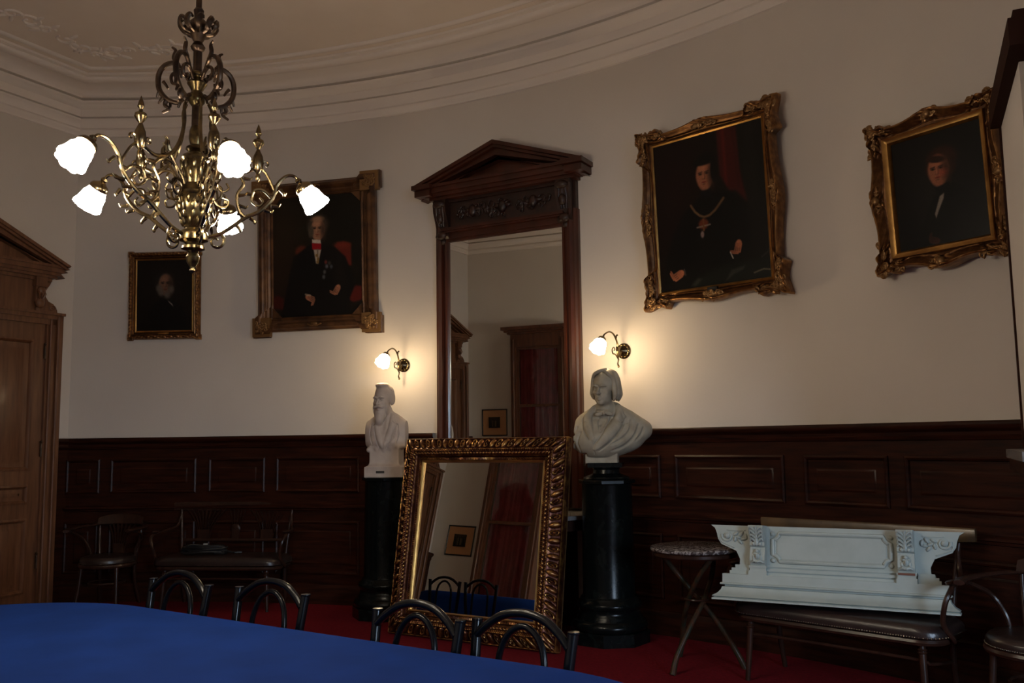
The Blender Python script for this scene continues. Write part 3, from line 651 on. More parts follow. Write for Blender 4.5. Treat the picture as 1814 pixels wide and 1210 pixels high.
for z0, z1, d in ((3.195, 3.215, 0.095), (3.215, 3.27, 0.105), (3.27, 3.285, 0.135), (3.285, 3.305, 0.15), (3.305, 3.32, 0.12)):
    mb.box(-0.60, 0.60, -d, 0, z0, z1)
mb.build('lintel_moulding', 'mahog', wm, ang=25)
mb = MB(); mb.box(-0.69, 0.69, -0.085, 0, 3.30, 3.60); mb.box(-0.66, 0.66, -0.11, 0, 3.545, 3.60)
mb.build('frieze', 'carved', wm, smooth=False)
rnd = random.Random(12); mb = MB()
for k in range(60):
    x = rnd.uniform(-0.46, 0.46); z = 3.43+rnd.uniform(-0.055, 0.06)*(1.2-abs(x)); r = rnd.uniform(0.02, 0.04); a0 = rnd.uniform(0, 6.28)
    mb.tube([(x+r*(1-.7*t)*cos(a0+6*t), -0.095, z+r*(1-.7*t)*sin(a0+6*t)) for t in np.linspace(0, 1, 12)], [0.004, 0.010, 0.005], 6)
for x in (-0.3, 0, 0.3):
    mb.ell((x, -0.10, 3.44), (0.04, 0.025, 0.055)); mb.ell((x-0.05, -0.095, 3.45), (0.035, 0.015, 0.02)); mb.ell((x+0.05, -0.095, 3.45), (0.035, 0.015, 0.02))
mb.build('carving', 'carved', wm)
for sx in (-1, 1):
    mb = MB(); cx = sx*0.605
    sec = [(0.02, 3.22), (0.10, 3.215), (0.13, 3.24), (0.12, 3.27), (0.115, 3.30), (0.13, 3.36), (0.165, 3.45), (0.175, 3.52), (0.16, 3.57), (0.0, 3.575)]
    a = [mb.pt((cx-0.065, -d, z)) for d, z in sec]; b = [mb.pt((cx+0.065, -d, z)) for d, z in sec]; n = len(sec)
    mb.f.append(tuple(a)); mb.f.append(tuple(b))
    for k in range(n): mb.face(a[k], a[(k+1) % n], b[(k+1) % n], b[k])
    for k in range(-1, 2): mb.tube([(cx+k*0.03, -0.17, 3.52), (cx+k*0.035, -0.155, 3.42), (cx+k*0.02, -0.13, 3.33)], 0.010, 6)
    mb.ell((cx, -0.175, 3.52), (0.06, 0.03, 0.035)); mb.ell((cx, -0.13, 3.25), (0.05, 0.03, 0.04)); mb.ell((cx, -0.155, 3.40), (0.035, 0.03, 0.05)); mb.ell((cx, -0.10, 3.20), (0.03, 0.025, 0.03))
    mb.build('console_bracket', 'carved', wm)
mb = MB(); pediment(mb, 0.80, 3.57, 3.70, 3.985, 0.26, th=0.12)
for sx in (-1, 1): # projecting end blocks
    a, b = sorted((sx*0.66, sx*0.82)); mb.box(a, b, -0.24, 0, 3.60, 3.655); a, b = sorted((sx*0.64, sx*0.835)); mb.box(a, b, -0.27, 0, 3.66, 3.70)
mb.build('pediment', 'mahog', wm, ang=20)

# console shelf under the wall mirror
ct = wallthing('console_table', 'marble-topped dark console under the tall wall mirror, behind the leaning gilt mirror', 'console table', 29.5, 0.0, 0.0)
mb = MB()
poly = [(-0.73, -0.05), (0.90, -0.065), (0.90, -0.38), (0.80, -0.60), (0.60, -0.66), (-0.50, -0.66), (-0.66, -0.60), (-0.73, -0.38)]
def slab(mb, poly, z0, z1):
    n = len(poly); a = [mb.pt((x, y, z0)) for x, y in poly]; b = [mb.pt((x, y, z1)) for x, y in poly]
    mb.f.append(tuple(a)); mb.f.append(tuple(b))
    for k in range(n): mb.face(a[k], a[(k+1) % n], b[(k+1) % n], b[k])
slab(mb, poly, 0.845, 0.875); mb.build('marble_top', 'wmarble', ct, smooth=False)
mb = MB(); slab(mb, [(x*0.95, y*0.95) for x, y in poly], 0.76, 0.843); mb.build('apron', 'carved', ct, smooth=False)
mb = MB(); mb.box(-0.70, 0.62, -0.12, -0.04, 0.0, 0.76); mb.box(-0.70, 0.70, -0.16, -0.04, 0.0, 0.10); mb.build('back_panel', 'dado', ct, smooth=False)
for x in (-0.52, 0.52):
    mb = MB(); mb.tube([(x, -0.50, 0.76), (x, -0.55, 0.62), (x, -0.40, 0.40), (x, -0.26, 0.22), (x, -0.30, 0.03)], [0.06, 0.055, 0.035, 0.035, 0.06], 10); mb.ell((x, -0.30, 0.04), (0.07, 0.09, 0.04)); mb.build('leg', 'carved', ct)

# ------------------------------------------------------------------ gilt mirror leaning on the console
gw, gh = 1.44, 1.475
gm = thing('gilt_mirror', 'large rectangular mirror in a heavy carved gilt frame, standing on the floor and leaning back', 'mirror', ((-0.933+0.288)/2-0.533*-0.0, (7.092+6.322)/2, 0.0), -rad(32.2))
gm.rotation_euler = (rad(-9.4), 0, -rad(31.0))
def gorn(t, s, x, sd, hf):
    v = 0.0
    if 0.52 < t < 0.97:      # big eggs and leaves in the outer hollow
        tt = (t-0.745)/0.215; ph = s/0.058+0.5; k = int(ph//1); u = (ph % 1.0)-0.5
        if k % 2 == 0: v += 0.026*max(0, 1-(u/0.40)**2-(tt*1.05)**2)**0.5
        else: v += 0.020*max(0, 1-abs(sqrt((u/0.40)**2+tt**2)-0.72)/0.26)+0.012*max(0, 1-(u/0.16)**2-(tt*2.5)**2)
        v += 0.005*abs(sin(s*260))*max(0, abs(tt)-.55)
    if 0.27 < t < 0.40: v += 0.012*abs(sin(s/0.034*pi))*max(0, 1-((t-.335)/.065)**2)
    if 0.08 < t < 0.18: v += 0.006*abs(sin(s/0.018*pi))
    if 0.40 < t < 0.52: v += 0.006*abs(sin(s/0.020*pi+t*20))
    return v
mb = MB()
frame(mb, gw/2-0.185, gh/2-0.185, gw/2, gh/2, [(0, 0.045), (0.06, 0.062), (0.1, 0.058), (0.2, 0.060), (0.25, 0.085), (0.33, 0.098), (0.42, 0.10), (0.5, 0.108), (0.56, 0.098), (0.74, 0.078), (0.92, 0.058), (0.97, 0.062), (1, 0.045)], orn=gorn, nt=64, res=0.0058)
mb.T = None
T0 = Matrix.Translation((0, 0, gh/2))
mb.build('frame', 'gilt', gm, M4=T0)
mb = MB(); frame(mb, gw/2-0.188, gh/2-0.188, gw/2-0.172, gh/2-0.172, [(0, 0.05), (0.5, 0.070), (1, 0.06)], res=0.02); mb.build('inner_slip', 'goldline', gm, M4=T0)
mb = MB(); mb.box(-gw/2+0.17, gw/2-0.17, -0.042, -0.035, -gh/2+0.17, gh/2-0.17); mb.build('mirror_glass', 'mirror', gm, smooth=False, M4=T0)
mb = MB(); mb.box(-gw/2+0.004, gw/2-0.004, -0.03, 0.02, -gh/2+0.003, gh/2-0.004); mb.build('backing', 'goldorn', gm, smooth=False, M4=T0)

# ------------------------------------------------------------------ wall lamps
def shade_bell(mb, c, d, L=0.13, r0=0.028, r1=0.075, lob=8):
    """scalloped bell shade; c neck position, d direction of the opening"""
    q = Vector((0, 0, 1)).rotation_difference(Vector(d).normalized()).to_matrix()
    prof = [(r0*0.9, 0.0), (r0*1.15, L*.06), (r1*.74, L*.18), (r1*.90, L*.34), (r1*.92, L*.48), (r1*.98, L*.66), (r1*1.12, L*.84), (r1*1.10, L*.94), (r1*.85, L*1.0), (r1*.45, L*1.0), (0.0, L*.96)]
    mb.lathe(prof, c, 48, 0, lob, 0.17, q)
def make_sconce(theta, label):
    t = wallthing('wall_lamp', label, 'wall lamp', theta, 0.0, 2.125, 0)
    mb = MB(); q = Matrix.Rotation(rad(90), 3, 'X')
    mb.lathe([(0.062, 0), (0.062, 0.010), (0.055, 0.018), (0.045, 0.020), (0.04, 0.028), (0.025, 0.034), (0.014, 0.05), (0.0, 0.055)], (0, 0, 0), 32, M3=q)
    for k in range(10):
        a = k*pi/5; mb.ell((0.047*cos(a), -0.02, 0.047*sin(a)), (0.010, 0.006, 0.010), None, 8, 6)
    mb.build('wall_plate', 'brass', t)
    mb = MB()
    mb.tube(catmull([(0, -0.04, 0.0), (0, -0.085, -0.05), (0, -0.10, -0.02), (0, -0.10, 0.05), (0, -0.145, 0.115), (0, -0.21, 0.135), (0, -0.285, 0.11), (0, -0.315, 0.075)], 8), [0.008, 0.007, 0.006], 8)
    mb.tube(catmull([(0, -0.085, -0.075), (0, -0.10, -0.06), (0, -0.135, -0.035), (0, -0.17, -0.03), (0, -0.18, 0.0), (0, -0.155, 0.02), (0, -0.14, 0.0), (0, -0.155, -0.005)], 6), [0.006, 0.005, 0.003], 7)
    mb.tube(catmull([(0, -0.095, -0.03), (0, -0.09, -0.075), (0, -0.10, -0.105), (0, -0.085, -0.125)], 6), [0.006, 0.005, 0.008], 7)
    mb.ell((0, -0.09, -0.128), 0.008); mb.ell((0, -0.115, 0.10), (0.006, 0.006, 0.02)); mb.ell((0, -0.10, 0.118), 0.008); mb.ell((0, -0.11, 0.01), (0.009, 0.012, 0.02))
    mb.build('arm', 'brass', t)
    dv = Vector((-0.06, -0.62, -0.75)).normalized(); qq = Vector((0, 0, 1)).rotation_difference(dv).to_matrix()
    mb = MB(); mb.lathe([(0.010, -0.02), (0.018, -0.01), (0.030, 0.0), (0.034, 0.012), (0.030, 0.022), (0.0, 0.022)], (0, -0.318, 0.075), 20, M3=qq); mb.build('holder', 'brass', t)
    mb = MB(); shade_bell(mb, (0, -0.325, 0.062), dv, 0.105, 0.024, 0.050, 8); mb.build('lamp_shade', 'shadeS', t)
    return t
make_sconce(21.55, 'lit brass wall lamp with a frosted glass shade above the bearded bust')
make_sconce(37.6, 'lit brass wall lamp with a frosted glass shade above the bust in a coat')

# ------------------------------------------------------------------ chandelier
CHX, CHY = -1.215, 3.40
ch = thing('chandelier', 'ornate brass chandelier with five lit frosted glass shades, hanging over the blue table', 'chandelier', (CHX, CHY, -0.012), 0.0)
mb = MB(); mb.tube([(0, 0, 2.62), (0, 0, ZC+0.010)], 0.0115, 12); mb.lathe([(0.06, ZC+0.010), (0.06, ZC-0.02), (0.03, ZC-0.05), (0.012, ZC-0.08)], n=20); mb.tube([(0, 0, 2.62), (0, 0, 2.98)], 0.017, 12); mb.build('rod', 'brassdark', ch)
mb = MB()
mb.lathe([(0.014, 3.16), (0.02, 3.15), (0.016, 3.12), (0.035, 3.10), (0.04, 3.07), (0.03, 3.045), (0.016, 3.02), (0.028, 3.00), (0.024, 2.99), (0.014, 2.98)], n=24)
for k in range(10):
    a = k*pi/5; mb.tube(catmull([(0.02*cos(a), 0.02*sin(a), 3.05), (0.055*cos(a), 0.055*sin(a), 3.06), (0.072*cos(a), 0.072*sin(a), 3.085), (0.072*cos(a+.2), 0.072*sin(a+.2), 3.105), (0.060*cos(a+.3), 0.060*sin(a+.3), 3.10)], 5), [0.007, 0.014, 0.010], 6, flat=.5)
mb.build('leaf_cup', 'brassdark', ch)
mb = MB()
mb.lathe([(0.017, 2.90), (0.026, 2.895), (0.03, 2.885), (0.02, 2.875), (0.03, 2.86), (0.038, 2.85), (0.028, 2.835), (0.02, 2.82), (0.032, 2.80), (0.03, 2.775), (0.018, 2.76)], n=24)
mb.lathe([(0.017, 2.68), (0.024, 2.66), (0.026, 2.63), (0.02, 2.605), (0.034, 2.595), (0.036, 2.585), (0.022, 2.575), (0.046, 2.562), (0.052, 2.55), (0.044, 2.54), (0.05, 2.52), (0.048, 2.49), (0.04, 2.45), (0.058, 2.425), (0.064, 2.415), (0.060, 2.405), (0.055, 2.40),
          (0.062, 2.375), (0.058, 2.34), (0.042, 2.30), (0.03, 2.275), (0.05, 2.262), (0.055, 2.25), (0.055, 2.228), (0.032, 2.22), (0.028, 2.212), (0.042, 2.205), (0.044, 2.195), (0.022, 2.188), (0.018, 2.18), (0.026, 2.165), (0.022, 2.145), (0.011, 2.128), (0.009, 2.12), (0.012, 2.112), (0.0, 2.10)], n=32)
for row, (r, z, n) in enumerate(((0.062, 2.38, 12), (0.060, 2.352, 12), (0.052, 2.325, 10), (0.043, 2.30, 10), (0.050, 2.52, 10), (0.049, 2.485, 10))):
    for k in range(n):
        a = 2*pi*(k+.5*(row % 2))/n; mb.ell((r*cos(a), r*sin(a), z), (0.007, 0.007, 0.021), Matrix.Rotation(a, 3, 'Z') @ Matrix.Rotation(0.25, 3, 'Y'), 7, 5)
mb.build('centre_stem', 'brassmid', ch)
def rot_z(P, a): return [(p[0]*cos(a)-(p[3] if len(p) > 3 else 0)*sin(a), p[0]*sin(a)+(p[3] if len(p) > 3 else 0)*cos(a), p[2] if len(p) > 2 else 0) for p in P]
RS = 1.0
def RZ(P, a): return [(r*(1+(RS-1)*min(1, r/0.4))*cos(a), r*(1+(RS-1)*min(1, r/0.4))*sin(a), z) for r, z in P]     # (r,z) profile points
def spiral2(c, r, a0, turns, s=1, n=22): return [(c[0]+r*(1-.82*t)*cos(a0+s*turns*2*pi*t), c[1]+r*(1-.82*t)*sin(a0+s*turns*2*pi*t)) for t in np.linspace(0, 1, n)]
ANG = [rad(x) for x in (-119.0, -55.0, 23.0, 93.0, 165.0)]; REACH = (1.02, 0.92, 0.91, 1.06, 0.95)
for ai, a in enumerate(ANG):
    mb = MB(); RS = REACH[ai]; tb = lambda pts, r, n=7, k=7: mb.tube(RZ([tuple(p) for p in (catmull(pts, k) if k else pts)], a), [q*0.93 for q in r] if hasattr(r, '__len__') else r*0.9, n)
    # main arm: from the lower ring, out and up, over into the lamp holder
    tb([(0.05, 2.245), (0.10, 2.262), (0.155, 2.30), (0.20, 2.335), (0.26, 2.365), (0.315, 2.42), (0.335, 2.475), (0.375, 2.515), (0.415, 2.52), (0.445, 2.49)], [0.008, 0.009, 0.008, 0.006], 8)
    tb(spiral2((0.085, 2.232), 0.036, 1.2, 1.1, -1), [0.007, 0.004], 7, 0)
    tb([(0.20, 2.335), (0.175, 2.36), (0.165, 2.42), (0.19, 2.475), (0.145, 2.515), (0.095, 2.50), (0.085, 2.455), (0.105, 2.43), (0.13, 2.445), (0.12, 2.465)], [0.008, 0.007, 0.006, 0.004], 7)
    tb([(0.05, 2.40), (0.075, 2.39), (0.10, 2.41), (0.10, 2.445), (0.07, 2.45), (0.055, 2.43)], 0.006, 7)
    tb([(0.06, 2.42), (0.085, 2.375), (0.12, 2.37), (0.13, 2.395), (0.105, 2.405)], [0.006, 0.003], 7)
    tb([(0.315, 2.42), (0.275, 2.45), (0.235, 2.445), (0.225, 2.405), (0.255, 2.385), (0.275, 2.405), (0.26, 2.42)], [0.007, 0.006, 0.004], 7)
    # hanging stay from the crown, sweeping down and out to the finial post
    tb([(0.045, 2.775), (0.058, 2.74), (0.056, 2.68), (0.075, 2.60), (0.115, 2.54), (0.18, 2.515), (0.225, 2.53), (0.25, 2.55)], [0.007, 0.008, 0.009, 0.006], 8)
    tb([(0.12, 2.54), (0.09, 2.50), (0.065, 2.47), (0.05, 2.44)], 0.007, 7)
    tb([(0.25, 2.55), (0.285, 2.52), (0.31, 2.48), (0.325, 2.45)], 0.006, 7)
    tb(spiral2((0.285, 2.555), 0.018, 3.4, .9, -1, 12), [0.006, 0.003], 6, 0); tb(spiral2((0.215, 2.555), 0.016, 0.2, .9, 1, 12), [0.006, 0.003], 6, 0)
    for pr, pz, dr, dz in ((0.135, 2.545, 0.0, 0.06), (0.15, 2.53, -0.01, 0.045), (0.118, 2.55, 0.012, 0.055), (0.31, 2.39, 0.05, 0.0), (0.35, 2.46, 0.03, -0.035), (0.28, 2.37, 0.045, -0.01), (0.22, 2.335, 0.03, -0.03), (0.17, 2.38, 0.045, -0.01), (0.17, 2.42, 0.04, 0.01), (0.165, 2.35, 0.045, -0.02), (0.165, 2.30, 0.02, -0.035), (0.19, 2.49, 0.04, 0.0), (0.30, 2.43, 0.045, 0.02), (0.205, 2.43, 0.03, 0.0)):
        tb([(pr, pz), (pr+dr*.4+0.004, pz+dz*.4), (pr+dr*.7, pz+dz*.7), (pr+dr*.7+.010, pz+dz*.7+.012)], [0.009, 0.006, 0.0018], 6, 4)
    arm = mb.build('arm', 'brass', ch)
    # finial post
    mb = MB(); mb.lathe([(0.0, 2.48), (0.008, 2.49), (0.010, 2.505), (0.006, 2.515), (0.018, 2.53), (0.022, 2.56), (0.019, 2.585), (0.010, 2.605), (0.006, 2.615), (0.014, 2.625), (0.023, 2.64), (0.020, 2.652), (0.008, 2.66), (0.006, 2.668), (0.013, 2.678), (0.009, 2.695), (0.0, 2.72)], (0.25*(1+(RS-1)*.625)*cos(a), 0.25*(1+(RS-1)*.625)*sin(a), 0), 16)
    mb.build('finial', 'brass', arm)
    dv = Vector((cos(a)*0.62, sin(a)*0.62, -0.78)).normalized(); qq = Vector((0, 0, 1)).rotation_difference(dv).to_matrix()
    c = (0.447*RS*cos(a), 0.447*RS*sin(a), 2.487)
    mb = MB(); mb.lathe([(0.009, -0.03), (0.014, -0.02), (0.010, -0.012), (0.018, -0.005), (0.032, 0.004), (0.037, 0.014), (0.037, 0.024), (0.0, 0.024)], c, 20, M3=qq); mb.build('lamp_holder', 'brass', ch)
    c2 = (c[0]+dv.x*.018, c[1]+dv.y*.018, c[2]+dv.z*.018)
    mb = MB(); shade_bell(mb, c2, dv, 0.098, 0.026, 0.044, 8); mb.build('lamp_shade', 'shade', ch)
RS = 1.0
for k in range(5):      # the five scrolls of the crown
    a = ANG[k]+rad(18)
    mb = MB(); tb = lambda pts, r, n=7, kk=7: mb.tube(RZ([tuple(p) for p in (catmull(pts, kk) if kk else pts)], a), r, n)
    tb([(0.03, 2.86), (0.055, 2.90), (0.085, 2.935), (0.125, 2.925), (0.148, 2.885), (0.145, 2.83), (0.115, 2.79), (0.075, 2.775), (0.05, 2.79)], [0.006, 0.009, 0.011, 0.010, 0.008], 8)
    tb([(0.03, 2.875), (0.07, 2.90), (0.098, 2.885), (0.095, 2.855), (0.075, 2.85), (0.07, 2.868)], [0.008, 0.005], 7)
    tb([(0.075, 2.93), (0.09, 2.955), (0.085, 2.985), (0.10, 3.0)], [0.010, 0.009, 0.004], 6)
    tb([(0.115, 2.79), (0.12, 2.765), (0.105, 2.75), (0.13, 2.735)], [0.009, 0.008, 0.005], 6)
    for pr, pz, dr, dz in ((0.14, 2.83, 0.012, -0.035), (0.125, 2.80, 0.02, -0.03), (0.10, 2.785, 0.0, -0.03), (0.13, 2.86, -0.02, -0.03), (0.06, 2.785, 0.01, -0.03)):
        tb([(pr, pz), (pr+dr*.6, pz+dz*.5), (pr+dr, pz+dz)], [0.008, 0.004], 6, 3)
    mb.build('crown_scroll', 'brassdark', ch)
# ------------------------------------------------------------------ sculpture: smooth blended solids turned into one surface
class Sculpt:
    def __init__(s, lo, hi, h):
        s.lo = np.array(lo, float); s.h = h; n = np.ceil((np.array(hi)-s.lo)/h).astype(int)+1; s.n = n
        s.X, s.Y, s.Z = np.meshgrid(*[s.lo[i]+h*np.arange(n[i]) for i in range(3)], indexing='ij'); s.F = np.full(tuple(n), 0.2)
    def _win(s, lo, hi, pad=0.035):
        a = [max(0, int((lo[q]-pad-s.lo[q])/s.h)) for q in range(3)]; b = [min(int(s.n[q]), int((hi[q]+pad-s.lo[q])/s.h)+2) for q in range(3)]
        return tuple(slice(a[q], max(a[q]+1, b[q])) for q in range(3))
    def _do(s, w, d, k, cut):
        F = s.F[w]
        if cut: h = np.clip(0.5-0.5*(F+d)/k, 0, 1); s.F[w] = F*(1-h)-d*h+k*h*(1-h)
        else: h = np.clip(0.5+0.5*(F-d)/k, 0, 1); s.F[w] = F*(1-h)+d*h-k*h*(1-h)
    def _loc(s, w, c, R3):
        d = [s.X[w]-c[0], s.Y[w]-c[1], s.Z[w]-c[2]]
        return [sum(R3[j][i]*d[j] for j in range(3)) for i in range(3)] if R3 is not None else d
    def E(s, c, r, k=0.01, R3=None, cut=False):
        m = max(r) if R3 is not None else None; rr_ = [m]*3 if m else r
        w = s._win([c[q]-rr_[q] for q in range(3)], [c[q]+rr_[q] for q in range(3)]); d = s._loc(w, c, R3)
        q = [d[i]/r[i] for i in range(3)]; k0 = np.sqrt(q[0]**2+q[1]**2+q[2]**2); k1 = np.sqrt((q[0]/r[0])**2+(q[1]/r[1])**2+(q[2]/r[2])**2)+1e-9
        s._do(w, k0*(k0-1)/k1, k, cut)
    def e(s, c, r, k=0.008, R3=None): s.E(c, r, k, R3, True)
    def _box(s, w, c, b, R3, rnd):
        d = s._loc(w, c, R3); q = [np.abs(d[i])-b[i]+rnd for i in range(3)]
        return np.sqrt(sum(np.maximum(v, 0)**2 for v in q))+np.minimum(np.maximum(q[0], np.maximum(q[1], q[2])), 0)-rnd
    def B(s, c, b, k=0.008, R3=None, rnd=0.004, cut=False):
        w = tuple(slice(0, int(s.n[q])) for q in range(3)); s._do(w, s._box(w, c, b, R3, rnd), k, cut)
    def b(s, c, b, k=0.006, R3=None, rnd=0.002): s.B(c, b, k, R3, rnd, True)
    def path(s, P, r, k=0.006, cut=False, n=4, sq=1.0):
        """swept round stroke; sq > 1 flattens it front to back"""
        P = np.array(catmull(P, n)) if len(P) > 2 else np.array(P, float); m = len(P)-1
        rs = np.interp(np.linspace(0, 1, m+1), np.linspace(0, 1, len(r)), r) if hasattr(r, '__len__') else [r]*(m+1)
        R_ = max(rs); w = s._win(P.min(0)-R_, P.max(0)+R_, 0.02); X, Y, Z = s.X[w], s.Y[w]*sq, s.Z[w]; d = None
        for i in range(m):
            a = P[i]*[1, sq, 1]; ab = P[i+1]*[1, sq, 1]-a
            t = np.clip(((X-a[0])*ab[0]+(Y-a[1])*ab[1]+(Z-a[2])*ab[2])/(ab@ab+1e-12), 0, 1)
            q = np.sqrt((X-a[0]-t*ab[0])**2+(Y-a[1]-t*ab[1])**2+(Z-a[2]-t*ab[2])**2)-(rs[i]+(rs[i+1]-rs[i])*t)
            d = q if d is None else np.minimum(d, q)
        s._do(w, d/sq, k, cut)
    def C(s, a, b, ra, rb=None, k=0.008): s.path([a, b], [ra, ra if rb is None else rb], k)
    def c(s, a, b, ra, rb=None, k=0.006): s.path([a, b], [ra, ra if rb is None else rb], k, True)
    def surf(s, x, z):
        i = int(np.clip(round((x-s.lo[0])/s.h), 0, s.n[0]-1)); q = int(np.clip(round((z-s.lo[2])/s.h), 0, s.n[2]-1)); v = np.nonzero(s.F[i, :, q] < 0)[0]
        return s.lo[1]+s.h*v[0] if len(v) else 0.0
    def on(s, P, r, k=0.005, cut=False, off=0.0, sq=1.0):
        """stroke laid on the front surface; P = (x, z)"""
        Q = [(x, z) for x, z in [(p[0], p[1]) for p in catmull(P, 3)]]
        s.path([(x, s.surf(x, z)+off, z) for x, z in Q], r, k, cut, 1, sq)
    def mesh(s, name, m, parent, M4=None):
        F = s.F; n = np.array(F.shape); ins = F < 0
        c0 = ins[:-1, :-1, :-1]; allc = np.zeros(tuple(n-1), int); acc = np.zeros(tuple(n-1)+(3,)); cnt = np.zeros(tuple(n-1))
        off = [(i, j, k) for i in (0, 1) for j in (0, 1) for k in (0, 1)]
        def sl(o): return tuple(slice(o[a], n[a]-1+o[a]) for a in range(3))
        for ax in range(3):
            for o in off:
                if o[ax]: continue
                o2 = list(o); o2[ax] = 1
                A = F[sl(o)]; Bv = F[sl(o2)]; cr = (A < 0) != (Bv < 0); t = np.where(cr, A/(A-Bv+1e-15), 0)
                for q in range(3): acc[..., q] += np.where(cr, o[q]+(t if q == ax else 0), 0)
                cnt += cr
        act = cnt > 0; idx = -np.ones(tuple(n-1), int); idx[act] = np.arange(act.sum())
        base = np.argwhere(act); V = s.lo+s.h*(base+acc[act]/cnt[act][:, None]); faces = []
        for ax in range(3):
            A = F; sh = [slice(None)]*3; sh2 = [slice(None)]*3; sh[ax] = slice(0, n[ax]-1); sh2[ax] = slice(1, n[ax])
            a = ins[tuple(sh)]; b2 = ins[tuple(sh2)]; u, v = [q for q in range(3) if q != ax]
            e = np.argwhere(a != b2); e = e[(e[:, u] > 0) & (e[:, v] > 0) & (e[:, u] < n[u]-1) & (e[:, v] < n[v]-1)]
            def at(du, dv): q = e.copy(); q[:, u] -= du; q[:, v] -= dv; return idx[q[:, 0], q[:, 1], q[:, 2]]
            f = np.stack([at(0, 0), at(1, 0), at(1, 1), at(0, 1)], 1); faces.append(f[(f >= 0).all(1)])
        mb = MB(); mb.v = [tuple(p) for p in V.tolist()]; mb.f = [tuple(q) for q in np.concatenate(faces).tolist()]
        return mb.build(name, m, parent, ang=80, M4=M4)
def Rm(ax, deg): m = Matrix.Rotation(rad(deg), 3, ax); return [[m[i][j] for j in range(3)] for i in range(3)]

def head(s, o, sc=1.0, yaw=0, brow=1.0, nose=1.0, wx=1.12):
    """face towards -y; o = chin-level origin on the axis; returns transform used for the local features"""
    Ry = Matrix.Rotation(rad(yaw), 3, 'Z')
    def T(p): q = Ry @ (Vector(p)*sc); return (q.x*wx+o[0], q.y+o[1], q.z+o[2])
    R3 = [[Ry[i][j] for j in range(3)] for i in range(3)]
    E = lambda c, r, k=0.01: s.E(T(c), [r[0]*sc*wx, r[1]*sc, r[2]*sc], k, R3)
    e = lambda c, r, k=0.006: s.e(T(c), [v*sc for v in r], k, R3)
    P = lambda pts, r, k=0.005, cut=False: s.path([T(p) for p in pts], [v*sc for v in r], k, cut)
    E((0, .018, .160), (.076, .098, .092), .01); E((0, -.018, .105), (.066, .078, .105), .02); E((0, -.030, .045), (.056, .058, .045), .02)
    E((0, -.070, .020), (.024, .020, .020), .015)
    for k in (-1, 1):
        E((k*.042, -.060, .092), (.022, .022, .020), .014)
        e((k*.031, -.100, .118), (.021, .020, .014), .010)
        E((k*.031, -.072, .117), (.016, .014, .013), .004)
        P([(k*.014, -.083, .120), (k*.031, -.0875, .127), (k*.047, -.075, .120)], [.0045, .005, .0045], .004)
        P([(k*.014, -.083, .112), (k*.031, -.086, .107), (k*.046, -.074, .112)], [.004, .0042, .004], .004)
        P([(k*.008, -.095, .134), (k*.028, -.098, .142*1.0), (k*.052, -.080, .136)], [.008*brow, .009*brow, .006], .006)
        E((k*.012, -.103, .082), (.008, .010, .008), .004)
        P([(k*.021, -.100, .080), (k*.036, -.086, .060)], [.004, .004], .006, True)
    P([(0, -.090, .132), (0, -.103, .105), (0, -.117*nose, .086)], [.009, .010, .013], .006)
    P([(-.024, -.085, .050), (0, -.097, .054), (.024, -.085, .050)], [.004, .0065, .004], .004)
    P([(-.020, -.084, .042), (0, -.094, .040), (.020, -.084, .042)], [.004, .008, .004], .004)
    P([(-.027, -.090, .047), (0, -.103, .047), (.027, -.090, .047)], [.0022, .0028, .0022], .003, True)
    return T, R3, E, e, P

